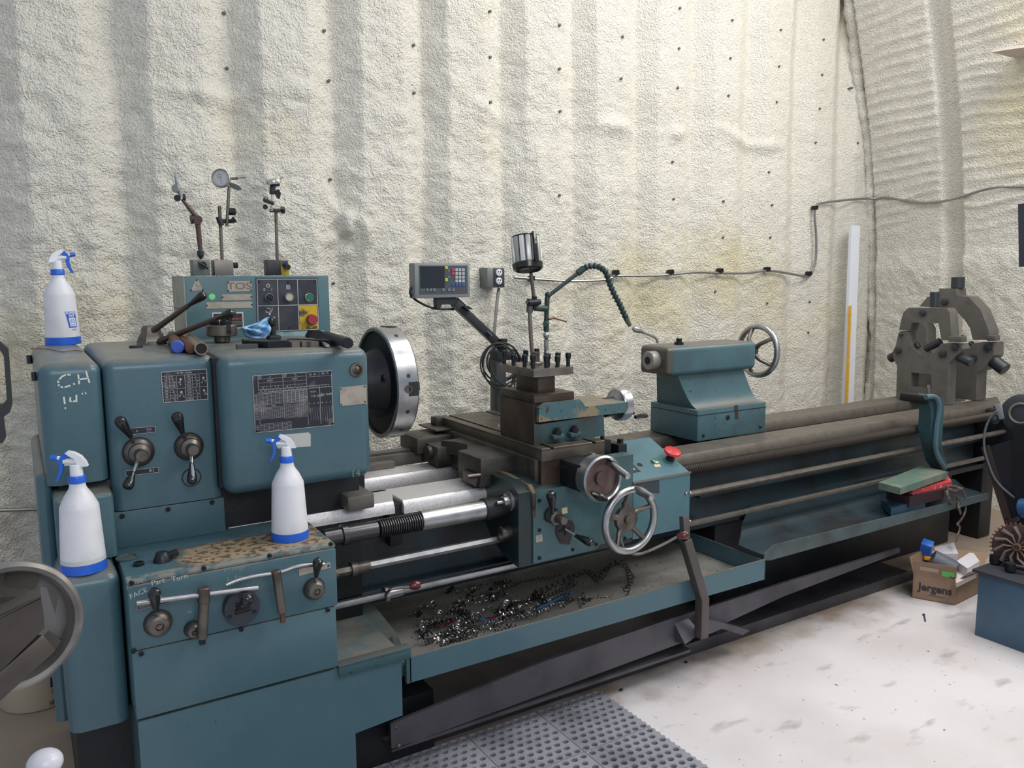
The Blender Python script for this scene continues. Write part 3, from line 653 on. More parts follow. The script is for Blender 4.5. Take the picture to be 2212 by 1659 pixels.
p.t('MODUL', .75, .36, .005).t('w · 1/x inch', .76, .435, .011).t('1/x inch', .92, .42, .011).t('inch', .24, .545, .007).line((.2, .05), (.22, .03), w=.001).line((.52, .02), (.545, .05), w=.001)
for k in range(6): p.line((.69+k*.055, .57), (.705+k*.055, .568), w=.0015)
for k in range(5): p.line((.70+.03*k, .64), (.71+.03*k, .88), w=.0004).line((.86+.03*k, .64), (.865+.03*k, .9), w=.0004)
O('chart_print', p.b, ink, ch, recalc=False)
for u, v in ((.985, .03), (.985, .97), (.02, .97)): O('chart_screw', B().cyl(p.P(u, v), p.P(u, v)+V((0, -.003, 0)), .003), screwm, ch)
o = quad('blank_plate', [(733, 837), (791, 831), (792, 872), (735, 877)], 2.20, plate, bb)
for c_ in [(737, 840), (788, 835), (789, 868), (738, 874)]: O('rivet', B().cyl(at(*c_, y=2.1985), at(*c_, y=2.196), .0022, n=10), screwm, o)
quad('bare_label', [(599, 940), (666, 934), (671, 938), (671, 964), (600, 969)], 2.20, mat('pale_label', (186, 186, 184), .5, .2), bb, .0008)
# hand-painted marks
b = B(); G = lambda pts, y, w=.004, bb_=b: bb_.ribbon([at(*q_, y=y-.0008) for q_ in pts], w, NY)
cp = [(151, 810), (144, 809), (134, 813), (127, 821), (125, 829), (129, 835), (138, 837), (151, 833)]
G(cp, 2.27); G([(159, 829), (161, 830)], 2.27); G([(169, 810), (171, 829)], 2.27); G([(170, 820), (190, 817)], 2.27); G([(186, 803), (193, 826)], 2.27)
G([(138, 858), (140, 872)], 2.27); G([(141, 880), (141, 883)], 2.27, .003); G([(152, 859), (151, 866), (156, 868), (164, 866)], 2.27); G([(165, 854), (165, 868)], 2.27); G([(177, 849), (179, 852)], 2.27, .0025); G([(184, 847), (186, 851)], 2.27, .0025)
O('painted_mark', b, chalk, cover, recalc=False)
b = B(); d_ = at(340, 1262, y=2)-at(280, 1284, y=2)
def hw(s_, px, py, size, ang_, b_=b): b_.text(s_, size, at(px, py, y=1.9994), (math.cos(ang_), 0, math.sin(ang_)), (-math.sin(ang_), 0, math.cos(ang_)), off=-.012)
hw('FACE', 299, 1282, .017, .28); hw('Part', 341, 1257, .018, .1); hw('Turn', 388, 1248, .019, .1)
O('painted_mark', b, chalk, gb, recalc=False)
b = B(); hw('1 - rough', 507, 1229, .014, .0, b); hw('2 - fine', 507, 1248, .014, .0, b); hw('1-', 277, 1270, .014, .1, b); hw('14"', 305, 1256, .013, .1, b); hw('N', 410, 1322, .012, 0, b)
O('painted_mark', b, chalkf, gb, 'faded hand lettering', recalc=False)
b = B().text('14', .03, at(768, 1023, y=2.1994), off=.0); O('painted_mark', b, mat('old_stencil', (116, 130, 120), .7), bb, recalc=False)
# ---- controls on the gearbox front
def hub(px, py, r, name, lev=None):
    c = at(px, py, y=YG); rr = R(r, c)
    o = O(name, B().lathe([(0, 0), (rr, 0), (rr, .006), (rr*.95, .016), (rr*.78, .024), (rr*.70, .026), (rr*.35, .027), (rr*.33, .023), (rr*.2, .024), (rr*.18, .03), (0, .03)], c, NY, 36), steeld, gb)
    O('base_ring', B().lathe([(0, 0), (rr*1.1, 0), (rr*1.1, .002), (0, .002)], c, NY, 30), blackm, o)
    if lev:
        pa, pm, pe = at(*lev[0], y=YG-.015), at(*lev[1], y=YG-.035), at(*lev[2], y=YG-.07)
        O('rod', B().cyl(pa, pm, .005, n=10), steel, o); O('knob', knob(B(), pm, pe, R(lev[3], pe)), black, o)
    return o
hub(341, 1345, 27, 'feed_lever', ((338, 1326), (337, 1320), (333, 1274), 13.5))
hub(678, 1271, 22, 'feed_lever', ((682, 1253), (683, 1245), (687, 1208), 11))
hub(416, 1358, 17, 'oil_plug')
c = at(519, 1308, y=YG); rr = R(38, c)
sd = O('shift_disc', B().lathe([(0, 0), (rr, 0), (rr, .018), (rr*.97, .022), (0, .022)], c, NY, 48), mat('disc_dark', (44, 50, 60), .4), gb)
def px2(pts, y): return [at(a, b_, y=y) for a, b_ in pts]
b = B().tube(px2([(509, 1307), (522, 1304)], YG-.0225), .0045, 8).tube(px2([(515, 1308), (516, 1318)], YG-.0225), .005, 8).tube(px2([(508, 1323), (540, 1314)], YG-.0225), .006, 8)
O('gate_slot', b, mat('slot_black', (8, 9, 12), .7), sd)
O('ball_knob', B().cyl(at(524, 1300, y=YG-.02), at(533, 1296, y=YG-.06), .005).sph(at(534, 1295, y=YG-.065), .0155, n=18), black, sd)
for c_ in ((496, 1333), (549, 1321)): O('screw', B().lathe([(0, 0), (.005, 0), (.005, .002), (.002, .002), (0, .001)], at(*c_, y=YG-.022), NY, 12), screwm, sd)
cc = [(295, 1302), (380, 1286), (382, 1298), (297, 1318)]; o = quad('direction_plate', cc, YG, plated, gb); p = Plate(cc, YG-.0015); p.line((0, 0), (1, 0), (1, 1), (0, 1), (0, 0), w=.0006).t('P A', .12, .5, .008); O('plate_print', p.b, ink, o, recalc=False)
o = quad('direction_plate', [(645, 1230), (713, 1214), (714, 1226), (646, 1244)], YG, plate, gb); O('rivet', B().cyl(at(710, 1222, y=YG), at(710, 1222, y=YG-.004), .003, n=8), screwm, o)
# top of the gearbox: filler cap, plug, oiling lever
c = at(275, 1206, z=.748); O('filler_cap', B().lathe([(0, 0), (.027, 0), (.027, .004), (.022, .005), (.021, .002), (0, .003)], c, (0, 0, 1), 24), paintd, gb)
c = at(300, 1221, z=.748); O('filler_plug', B().lathe([(0, 0), (.013, 0), (.013, .008), (.009, .008), (.009, .004), (0, .004)], c, (0, 0, 1), 18), black, gb)
c = at(351, 1212, z=.748); o = O('lock_handle', B().lathe([(0, 0), (.022, 0), (.021, .004), (.014, .022), (.012, .024), (0, .024)], c, (0, 0, 1), 24), screwm, gb)
O('grip', B().beam(c+V((.008, 0, .012)), c+V((.038, .01, .014)), .018, .016, bev=.004), black, o)
# ---- selector levers on top of the headstock
c = at(328, 743, z=1.243)
o = O('selector_pedestal', B().lathe([(.044, 0), (.042, .012), (.034, .03), (.030, .034), (.028, .05), (.022, .058), (0, .058)], c, (0, 0, 1), 6).lathe([(.046, 0), (.04, .01), (0, .01)], c, (0, 0, 1), 20), steeld, hs)
for (a, m_, e, ya, ye, kr) in (((331, 714), (408, 659), (444, 634), c.y-.02, 2.62, 10), ((345, 737), (470, 687), (506, 674), c.y-.04, 2.50, 11)):
    pa, pe = at(*a, y=ya), at(*e, y=ye); ym = ya+(ye-ya)*(m_[0]-a[0])/(e[0]-a[0]); pm = at(*m_, y=ym)
    q_ = O('selector_lever', B().cyl(pa, pm, .0095, .0075, n=14), mat('worn_lever', (88, 76, 72), .45, .6), hs)
    O('knob', knob(B(), pm, pe, R(kr, pe)), black, q_)
O('oil_cap', B().cyl(at(294, 751, z=1.243), at(294, 751, z=1.243)+V((0, 0, .006)), .019, n=20), blackm, hs)

# ================================================================== CARRIAGE (slides on the bed: a thing of its own)
CT = T('carriage', 'teal lathe carriage with cross slide, apron, handwheels and red stop button', 'carriage', (1.6, 2.4, .75))
# saddle
b = B().box(1.385, 2.12, .752, 1.665, 2.86, .862, .006).box(1.60, 2.135, .752, 1.80, 2.44, .80, .006).box(1.60, 2.58, .752, 1.80, 2.80, .80, .006)
b.box(1.262, 2.255, .757, 1.40, 2.42, .855, .006).box(1.275, 2.60, .755, 1.40, 2.82, .83, .006).box(1.33, 2.40, .757, 1.40, 2.62, .80)
sa = O('saddle', b, iron, CT)
O('saddle_neck', B().prism([(1.30, 2.42, .80), (1.38, 2.38, .80), (1.40, 2.40, .80), (1.40, 2.62, .80), (1.30, 2.62, .80), (1.335, 2.56, .80), (1.345, 2.5, .80)], (0, 0, .05)), iron, sa)
O('wiper', B().box(1.25, 2.27, .760, 1.262, 2.36, .80, .002).cyl((1.215, 2.262, .80), (1.262, 2.262, .80), .008, n=14), steeld, sa)
O('rear_guard', B().box(1.24, 2.70, .79, 1.40, 2.86, .85, .006).cyl((1.26, 2.66, .80), (1.40, 2.66, .80), .026, n=18), iron, sa)
# cross slide with T slots
xs0, xs1, ys0, ys1, zt = 1.398, 1.652, 2.10, 2.84, .90
b = B().box(xs0, ys0, .858, xs1, ys1, zt-.008, .002)
for (a_, c_) in ((xs0, 1.432), (1.446, 1.60), (1.614, xs1)): b.box(a_, ys0, zt-.009, c_, ys1, zt, .0012, 1)
cs = O('cross_slide', b, mat('scraped_iron', (104, 98, 88), .38, .75, col2=(86, 80, 72), nscale=8, rvar=.12), CT)
b = B().prism([(xs0, ys0+.002, .858), (1.50, ys0+.002, .862), (1.50, ys0+.002, .775), (1.472, ys0+.002, .772), (1.46, ys0+.002, .70), (1.41, ys0+.002, .695), (xs0, ys0+.002, .71)], (0, .12, 0)).box(1.48, 2.104, .80, 1.655, 2.3, .858, .002)
O('front_block', b, mat('brown_iron', (74, 62, 56), .4, .7, col2=(92, 82, 74), nscale=10, rvar=.1), cs)
O('gib_line', B().box(1.452, ys0-.0006, .8325, 1.60, ys0+.002, .8345), chrome, cs)
O('gib_screw', B().lathe([(0, 0), (.0085, 0), (.0085, .004), (.003, .0045), (0, .002)], at(1281, 983, y=ys0), NY, 18), chrome, cs)
O('way_cover', B().box(1.33, 2.72, .862, 1.40, 2.88, .868, .001).box(1.37, 2.80, .868, 1.40, 2.85, .90, .002), iron, cs)
O('chip_dust', B().add(*(lambda rr: ([V(p) for q in rr for p in q], [(3*i, 3*i+1, 3*i+2) for i in range(len(rr))]))([((x, y, zt+.0006), (x+random.uniform(.002, .005), y+random.uniform(-.003, .003), zt+.0008), (x+random.uniform(-.002, .002), y+random.uniform(.002, .005), zt+.002)) for x, y in [(random.gauss(1.53, .04), random.gauss(2.48, .07)) for _ in range(260)] if 1.447 < x < 1.6])), chipm, cs, recalc=False)['kind'] = 'stuff'
# front handwheel of the cross slide
c = at(1240, 1030, y=2.06); cw = at(1294, 1032, y=1.975)
O('screw_housing', B().box(cw.x-.062, 1.985, cw.z-.045, cw.x+.03, 2.11, cw.z+.045, .01), darkp, CT)
rr = .0735
hw1 = O('cross_slide_dial', B().lathe([(rr*.9, -.03), (rr*.97, -.028), (rr*.97, .0), (rr*1.0, .002), (rr*1.02, .02), (rr*.95, .026), (rr*.88, .022), (rr*.86, .006), (0, .005)], cw, NY, 56), steel, CT)
O('dial_face', B().lathe([(rr*.86, .0062), (rr*.84, .0072), (rr*.30, .0062), (rr*.28, .014), (rr*.2, .016), (0, .016)], cw, NY, 48), mat('wheel_face', (112, 96, 92), .4, .7, col2=(92, 74, 70), nscale=20), hw1)
pa, pe = at(1316, 1000, y=cw.y-.01), at(1357, 1029, y=cw.y-.10)
O('crank_handle', B().lathe([(.008, 0), (.0105, .01), (.0115, .05), (.0105, (pe-pa).length), (.006, (pe-pa).length+.001)], pa, pe-pa, 18), steel, hw1)
pa, pe = at(1279, 1064, y=cw.y-.01), at(1312, 1080, y=cw.y-.035)
O('folding_handle', B().tube([pa, pa.lerp(pe, .25), pa.lerp(pe, .6), pe], [.006, .009, .010, .006], 10), black, hw1)
# saddle handwheel
def spoked(name, c, ax, Rr, r, parent, nsp, a0, hub_r, m=steel, dish=.03, sp=(.011, .008)):
    ax, u, w_ = B().frame(ax); c = V(c)
    o = O(name, B().torus(c, ax, Rr, r, 64, 14), m, parent)
    O('hub', B().lathe([(hub_r, -dish), (hub_r, -dish+.016), (hub_r*.8, -dish+.02), (hub_r*.35, -dish+.02), (hub_r*.33, -dish+.026), (0, -dish+.026)], c, ax, 36), steeld, o)
    for k in range(nsp):
        a = a0+2*PI*k/nsp; d = u*math.cos(a)+w_*math.sin(a)
        O('spoke', B().tube([c-ax*(dish-.008)+d*hub_r*.9, c-ax*(dish-.01)+d*Rr*.55, c+d*(Rr-r*.4)], [sp[0]*1.15, sp[0]*.8, sp[1]], 10), steeld if m is not chrome else m, o)
    return o
c = at(1361, 1124, y=1.965)
hw2 = spoked('carriage_handwheel', c, (0, -1, 0), .1015, .0125, CT, 5, math.radians(202), .043)
# local angles: put the fourth marking bolts by hand
pa, pe = at(1372, 1055, y=1.95), at(1408, 1074, y=1.87)
L_ = (pe-pa).length
O('crank_handle', B().lathe([(.006, 0), (.010, .008), (.0145, L_*.3), (.0145, L_*.5), (.011, L_*.85), (.0115, L_), (.007, L_+.002)], pa, pe-pa, 20), steel, hw2)
for px, py in ((1348, 1146), (1371, 1127), (1345, 1088)): O('hub_bolt', B().lathe([(0, 0), (.005, 0), (.005, .005), (.002, .005), (0, .003)], at(px, py, y=2.0), NY, 12), screwm, hw2)
# apron
pts = [(1.352, 2.08, .535), (1.60, 2.08, .535), (1.62, 2.08, .548), (1.76, 2.08, .548), (1.76, 2.08, .842), (1.62, 2.08, .842), (1.61, 2.08, .772), (1.40, 2.08, .772), (1.352, 2.08, .772)]
ap = O('apron', B().prism(pts, (0, .05, 0)), mat('apron_paint', (58, 92, 98), .42, col2=(50, 74, 80), nscale=6, speck=(30, 34, 34), spos=.7, bump=.0008, coat=.15), CT)
side = [(2.085, .53), (2.085, .772), (2.14, .80), (2.30, .80), (2.30, .63), (2.26, .585), (2.19, .55), (2.13, .535)]
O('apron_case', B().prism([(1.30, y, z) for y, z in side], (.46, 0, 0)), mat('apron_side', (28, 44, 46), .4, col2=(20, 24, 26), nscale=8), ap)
O('worn_edge', B().tube([(1.355, 2.083, .69), (1.355, 2.083, .765), (1.352, 2.10, .782), (1.335, 2.20, .80), (1.33, 2.26, .803)], [.006, .009, .011, .010, .006], 8), mat('bare_edge', (110, 100, 84), .45, .5, col2=(50, 46, 42), nscale=20), ap)
screws(ap, [(1165, 1081), (1165, 1145), (1165, 1205), (1237, 1187), (1288, 1175), (1350, 1162), (1363, 1100)], 2.08, .0065)
# side bushings seen end-on
c = at(1127, 1093, x=1.30)
O('screw_bush', B().lathe([(.033, 0), (.033, .006), (.028, .01), (.018, .012), (.018, .028), (.007, .03), (.007, .05), (0, .05)], (1.30, 2.135, c.z+.0), (-1, 0, 0), 28), steel, ap)
O('rod_bush', B().lathe([(.022, 0), (.022, .03), (.018, .034), (0, .034)], (1.30, 2.14, at(1112, 1163, x=1.28).z), (-1, 0, 0), 24), steeld, ap)
O('dark_collar', B().cyl((1.22, YS, .712), (1.31, YS, .712), .036, n=20), darkp, ap)
# feed levers
c = at(1199, 1117, y=2.08)
O('engage_lever', B().lathe([(.024, 0), (.024, .012), (.015, .016), (.0145, .05), (.0125, .053), (0, .053)], c, NY, 24), steeld, ap)
O('boss', B().lathe([(.026, 0), (.026, .008), (.02, .012), (0, .012)], at(1190, 1112, y=2.08), NY, 22), darkp, ap)
pm, pe = at(1193, 1101, y=2.04), at(1190, 1063, y=2.02)
O('lever_knob', knob(B().cyl(at(1194, 1110, y=2.045), pm, .005, n=10), pm, pe, .016), black, ap)
c = at(1220, 1144, y=2.08)
gd = O('gate_disc', B().lathe([(0, 0), (.037, 0), (.037, .004), (.035, .006), (0, .006)], c, NY, 36).prism(px2([(1203, 1160), (1234, 1160), (1230, 1176), (1210, 1174)], 2.079), (0, -.003, 0)), mat('bare_iron', (62, 58, 60), .5, .5), ap)
b = B().tube(px2([(1208, 1148), (1231, 1141)], 2.0735), .0036, 8).tube(px2([(1219, 1134), (1221, 1155)], 2.0735), .0036, 8)
O('cross_gate', b, mat('slot_black', (8, 9, 12)), gd)
pa, pm, pe = at(1221, 1143, y=2.07), at(1243, 1157, y=2.035), at(1281, 1174, y=1.975)
O('joystick', B().cyl(pa, pm, .0038, n=10), steel, ap); O('joystick_knob', knob(B(), pm, pe, .0145), black, ap)
quad('paper_label', [(1213, 1098), (1225, 1095), (1226, 1108), (1214, 1111)], 2.08, cream, ap, .0006)
quad('worn_label', [(1157, 1157), (1171, 1154), (1172, 1169), (1158, 1172)], 2.08, plate, ap, .0006)
# pendant control box on the right of the apron
x0, x1 = 1.762, 2.026
fz, by_, bz = .742, 2.30, .835
side = [(2.08, .54), (2.08, fz), (by_, bz), (by_, .60), (2.14, .54)]
cb_ = O('control_box', B().prism([(x0, y, z) for y, z in side], (x1-x0, 0, 0)), mat('box_paint', (76, 112, 122), .4, col2=(70, 104, 114), nscale=5, speck=(40, 56, 60), spos=.74), CT)
O('lid_edge', B().beam((x0-.003, 2.079, fz+.001), (x1+.001, 2.079, fz+.001), .006, .007), mat('edge_steel', (124, 122, 120), .4, .5), cb_)
tn = V((0, -(bz-fz), (by_-2.08))).normalized()
def onlid(px, py):
    d = _f+RT*((px-1106)/FPX)+DN*((py-829.5)/FPX); o_ = V((0, 2.08, fz)); return CAM+d*((o_-CAM).dot(tn)/d.dot(tn))
c = onlid(1447, 992)
es = O('stop_button', B().lathe([(0, 0), (.017, 0), (.016, .012), (.013, .014), (.013, .03), (0, .03)], c, tn, 24), black, cb_)
O('mushroom', B().lathe([(.013, .026), (.030, .028), (.0325, .032), (.030, .038), (.018, .042), (0, .043)], c, tn, 32), red, es)
c = onlid(1415, 998)
g_ = O('start_button', B().lathe([(0, 0), (.0155, 0), (.0155, .008), (.012, .01), (.012, .006), (0, .006)], c, tn, 24), steel, cb_)
O('button_cap', B().lathe([(0, .005), (.0115, .005), (.0112, .009), (0, .009)], c, tn, 20), green, g_)
O('plug_hole', B().lathe([(0, 0), (.011, 0), (.011, .0008), (0, .0008)], onlid(1382, 1004), tn, 20), mat('slot_black', (8, 9, 12)), cb_)
sx_ = V((1, 0, 0)); sy_ = tn.cross(sx_)
def lidquad(name, pts, m, th=.0008): return O(name, B().prism([onlid(*p) for p in pts], tn*th), m, cb_)
lidquad('tag', [(1412, 1003), (1424, 1002), (1428, 1008), (1415, 1009)], cream)
lidquad('warning_sign', [(1356, 992), (1384, 1019), (1360, 1022)], mat('warning_dark', (26, 30, 36), .5), .0012)
lidquad('warning_sign_inner', [(1360, 1006), (1373, 1015), (1361, 1017)], plate, .0018)
quad('bare_patch', [(1364, 1046), (1424, 1037), (1424, 1066), (1366, 1061)], 2.08, mat('primer_patch', (50, 58, 66), .5), cb_, .0006)
for px, py in ((1482, 1066), (1491, 1065), (1482, 1128), (1490, 1126)):
    O('hinge_bolt', B().sph(at(px, py, y=2.078), .006, n=10), steel, cb_)
O('stop_block', B().box(1.76, 2.16, .80, 1.80, 2.24, .86, .004).cyl((1.80, 2.2, .84), (1.80, 2.2, .872), .012, n=6), screwm, sa)
O('stop_screw', B().box(1.68, 2.15, .80, 1.72, 2.20, .885, .003).cyl((1.70, 2.175, .885), (1.70, 2.175, .90), .008, n=6), screwm, sa)
# bent start lever with a maroon ball under the box
b = B().tube(smooth([at(1340, 1165, y=2.06), at(1352, 1190, y=2.03), at(1380, 1197, y=2.01), at(1420, 1182, y=1.99), at(1462, 1160, y=1.97)]), .005, 8)
sl = O('start_lever', b, steeld, CT)
pa, pe = at(1462, 1160, y=1.97), at(1490, 1153, y=1.95)
O('knob', B().lathe([(0, 0), (.008, .001), (.013, .014), (.016, .026), (.013, .038), (0, .042)], pa, pe-pa, 20), maroon, sl)
# compound slide
YC = 2.168
b = B().prism([(1.414, YC, .90), (1.705, YC, .898), (1.70, YC, .972), (1.43, YC, .965), (1.414, YC, .972)], (0, .20, 0))
cp_ = O('swivel_base', b, paintd, CT)
O('swivel_face', B().box(1.4125, YC+.004, .902, 1.4145, 2.38, 1.035), mat('brown_iron', (74, 62, 56)), cp_)
O('swivel_body', B().box(1.414, YC+.02, .90, 1.58, 2.385, 1.036, .002), mat('brown_iron', (74, 62, 56)), cp_)
for px, py in ((1204, 938), (1241, 933)):
    c = at(px, py, y=YC-.012); O('clamp_nut', B().cyl(c, c+V((0, 0, .012)), .014, n=18).cyl(c+V((0, 0, .01)), c+V((0, 0, .022)), .009, n=6), screwm, cp_)
    O('nut_pad', B().box(c.x-.022, YC-.024, c.z-.016, c.x+.022, YC+.01, c.z, .004), paintd, cp_)
b = B().prism([(1.43, YC-.004, .974), (1.795, YC-.004, .972), (1.805, YC-.004, .985), (1.805, YC-.004, 1.008), (1.62, YC-.004, 1.008), (1.595, YC-.004, 1.036), (1.45, YC-.004, 1.036), (1.43, YC-.004, 1.02)], (0, .205, 0))
ts = O('top_slide', b, mat('top_slide_paint', (64, 96, 102), .5, col2=(132, 118, 92), nscale=7, lo=.56, hi=.6, speck=(60, 50, 44), spos=.62, top=(128, 112, 88)), CT)
O('slide_top', B().box(1.4145, YC, 1.037, 1.575, 2.385, 1.060, .002), mat('brown_iron', (74, 62, 56)), ts)
hc = V((1.86, 2.27, .982))
hw3 = O('top_slide_wheel', B().lathe([(.02, -.05), (.045, -.03), (.056, -.026), (.060, -.02), (.060, .012), (.055, .016), (.048, .014), (.046, .0), (0, .0)], hc, (1, 0, 0), 48), steel, CT)
O('bearing', B().cyl((1.78, 2.27, .975), (1.83, 2.27, .98), .035, n=20), darkp, hw3)
pa = at(1372, 905, y=2.25); pe = at(1398, 900, y=2.25)
O('handle', B().cyl((1.86, 2.25, .955), (1.90, 2.245, .947), .006, n=10).tube([at(1372, 901, y=2.25), at(1380, 899, y=2.25), at(1392, 898, y=2.25), at(1398, 899, y=2.25)], [.007, .009, .009, .006], 10), black, hw3)
# tool post
tp = O('tool_post', B().box(1.448, 2.195, 1.0605, 1.516, 2.335, 1.122, .003), mat('brown_iron', (74, 62, 56)), CT)
O('lower_plate', B().box(1.414, YC, 1.0602, 1.573, 2.382, 1.064, .001), iron, tp)
O('top_plate', B().box(1.4125, YC, 1.1215, 1.571, 2.388, 1.1485, .0015), mat('plate_steel', (132, 126, 118), .36, .85, col2=(110, 104, 96), nscale=16), tp)
O('spacer', B().box(1.5, 2.20, 1.10, 1.514, 2.35, 1.122, .001), darkp, tp)
bolts = [(1111, 790, 762), (1132, 783, 760), (1125, 788, 774), (1141, 794, 778), (1157, 796, 770), (1178, 794, 773), (1160, 778, 758), (1171, 780, 762), (1194, 785, 759), (1204, 792, 767), (1211, 786, 763), (1227, 790, 764)]
b0 = None
tps = [(1.424, 2.19), (1.424, 2.24), (1.424, 2.31), (1.424, 2.37), (1.47, 2.18), (1.515, 2.18), (1.558, 2.18), (1.558, 2.24), (1.558, 2.31), (1.558, 2.37), (1.515, 2.375), (1.465, 2.375), (1.49, 2.20)]
for i, (x, y) in enumerate(tps):
    p = V((x, y, 1.148-.004*(i % 3)))
    if b0 is None:
        b0 = O('clamp_bolt', B().cyl(p-V((0, 0, .004)), p+V((0, 0, .03)), .0068, n=12).lathe([(0, .026), (.0085, .026), (.0095, .030), (.0095, .044), (.007, .046), (0, .046)], p, (0, 0, 1), 8), screwm, tp); bp0 = p
    else: dupp(b0, p-bp0)
cpt = V((1.492, 2.275, 1.148))
O('centre_nut', B().lathe([(.022, 0), (.022, .008), (.018, .012), (.013, .013), (.013, .04), (.0135, .044), (0, .044)], cpt, (0, 0, 1), 24), steeld, tp)
bt, tt = at(1181, 775, y=2.30), at(1180, 724, y=2.30)
O('clamp_lever', B().lathe([(.013, 0), (.013, .012), (.010, .018), (.0125, .03), (.008, .04), (.0085, .052), (.006, .056)], at(1181, 790, y=2.30), (0, 0, 1), 22).sph(tt, .011).cyl(at(1180, 765, y=2.3), at(1180, 735, y=2.3), .0075, .0085), steel, tp)
# ---- halogen machine lamp on its post
YL = 2.44
LA = T('machine_lamp', 'silver finned halogen machine lamp on a jointed post behind the tool post', 'lamp', at(1152, 792, y=YL))
ct_, cb2 = at(1135, 512, y=YL), at(1133, 573, y=YL)
ax = (cb2-ct_).normalized(); ax = (ax+V((0, -.22, 0))).normalized()
L_ = (cb2-ct_).length; rr = R(29, ct_)
O('lamp_body', B().lathe([(0, -.004), (rr*.6, -.002), (rr*.92, .006), (rr, .012), (rr, L_), (rr*.8, L_)], ct_, ax, 40), steeld, LA)
_, u, w_ = B().frame(ax)
for k in range(14):
    a = 2*PI*k/14; d = u*math.cos(a)+w_*math.sin(a); p = ct_+d*rr*1.04
    q_ = ax.cross(d)
    O('cooling_fin', B().beam(p+ax*.004, p+ax*(L_-.004), rr*.34, rr*.14, up=d, bev=.001), mat('silver_fin', (178, 178, 176), .35, .5) if k % 2 else mat('white_fin', (225, 225, 222), .3, .3), LA)
for s_ in (1,):
    fd = V((0, -1, 0)); fd = (fd-ax*fd.dot(ax)).normalized()
    o = O('bracket_strap', B().beam(ct_+fd*rr*1.18-ax*.006, ct_+fd*rr*1.18+ax*(L_+.004), .014, .012, up=fd, bev=.002), black, LA)
    O('badge', B().text('JR', .011, ct_+fd*(rr*1.18+.0063)+ax*.034, V((1, 0, 0)), -ax), cream, o, recalc=False)
O('bezel', B().lathe([(rr*1.1, 0), (rr*1.16, .004), (rr*1.12, .022), (rr*.95, .028), (rr*.86, .02), (rr*.8, .006)], ct_+ax*(L_-.006), ax, 28), black, LA)
O('top_ring', B().lathe([(rr*1.04, 0), (rr*1.07, .003), (rr*1.0, .01)], ct_-ax*.002, ax, 28), black, LA)
O('reflector', B().lathe([(0, -.03), (rr*.4, -.026), (rr*.8, 0)], ct_+ax*(L_+.012), ax, 28), mat('reflector', (200, 196, 186), .25, .8), LA)
O('upper_rod', B().cyl(at(1147, 590, y=YL), at(1154, 650, y=YL), .0065, n=12), steeld, LA)
O('joint', B().cyl(at(1141, 655, y=YL-.012), at(1166, 652, y=YL-.012), .011, n=14).cyl(at(1154, 640, y=YL), at(1155, 668, y=YL), .010, n=14), screwm, LA)
O('joint_clamp', B().cyl(at(1145, 645, y=YL), at(1144, 675, y=YL), .012, n=14).cyl(at(1138, 653, y=YL-.02), at(1146, 653, y=YL+.01), .006, n=8), steeld, LA)
O('post', B().tube([at(1144, 672, y=YL), at(1147, 730, y=YL), at(1152, 795, y=YL), at(1153, 860, y=YL), at(1153, 925, y=YL)], .0075, 12), mat('post_steel', (132, 126, 118), .4, .7), LA)
# ---- coolant pipe with segmented hose
YH = 2.46
CO = T('coolant_hose', 'dark green coolant pipe with a jointed flexible hose and brass nozzle by the tailstock', 'hose', at(1180, 716, y=YH))
hm = mat('coolant_green', (40, 62, 62), .45, .3, col2=(60, 72, 68), nscale=30)
O('riser', B().tube([at(1180, 716, y=YH), at(1180, 700, y=YH), at(1180, 690, y=YH), at(1181, 670, y=YH), at(1182, 645, y=YH), at(1184, 636, y=YH)], [.010, .0105, .0085, .009, .0095, .009], 12), hm, CO)
O('riser_foot', B().cyl(at(1181, 920, y=YH), at(1180, 716, y=YH), .007, n=10), steeld, CO)
O('stopcock', B().sph(at(1179, 700, y=YH-.005), .0115).cyl(at(1178, 701, y=YH-.02), at(1178, 701, y=YH), .009, n=12), hm, CO)
O('tap_lever', B().tube([at(1186, 690, y=YH-.01), at(1196, 687, y=YH-.012), at(1210, 691, y=YH-.015), at(1224, 695, y=YH-.02)], [.004, .004, .003, .003], 6), rust, CO)
O('link', B().cyl(at(1155, 665, y=YH-.02), at(1180, 667, y=YH-.02), .0115, n=14), hm, CO)
O('elbow', B().sph(at(1184, 637, y=YH), .0125), hm, CO)
pA, pB = at(1186, 638, y=YH), at(1250, 589, y=YH-.02)
O('arm', B().cyl(pA, pB, .0075, n=12), hm, CO)
path = smooth([at(x, y, y=YH-.02-.0006*(x-1250)) for x, y in [(1248, 590), (1262, 579), (1280, 574), (1298, 578), (1310, 590), (1316, 610), (1326, 634), (1338, 656), (1348, 678), (1356, 694), (1361, 704)]], 4)
dist = [0]
for a_, c_ in zip(path[:-1], path[1:]): dist.append(dist[-1]+(c_-a_).length)
O('adapter', B().cyl(path[0], path[4], .013, .012, n=14), hm, CO)
nseg = 17
def alongp(d):
    for i in range(len(path)-1):
        if dist[i+1] >= d: return path[i].lerp(path[i+1], (d-dist[i])/(dist[i+1]-dist[i]))
    return path[-1]
for k in range(nseg):
    d0 = dist[4]+(dist[-1]*.90-dist[4])*k/nseg; d1 = dist[4]+(dist[-1]*.90-dist[4])*(k+1)/nseg; p, q_ = alongp(d0), alongp(d1); l = (q_-p).length
    O('hose_segment', B().lathe([(.0075, 0), (.0122, l*.3), (.0126, l*.55), (.010, l*.85), (.0075, l*1.08)], p, q_-p, 12), hm, CO)
O('nozzle', B().cyl(alongp(dist[-1]*.90), path[-1], .0115, .0075, n=14), mat('olive_nozzle', (92, 96, 84), .5, .3), CO)
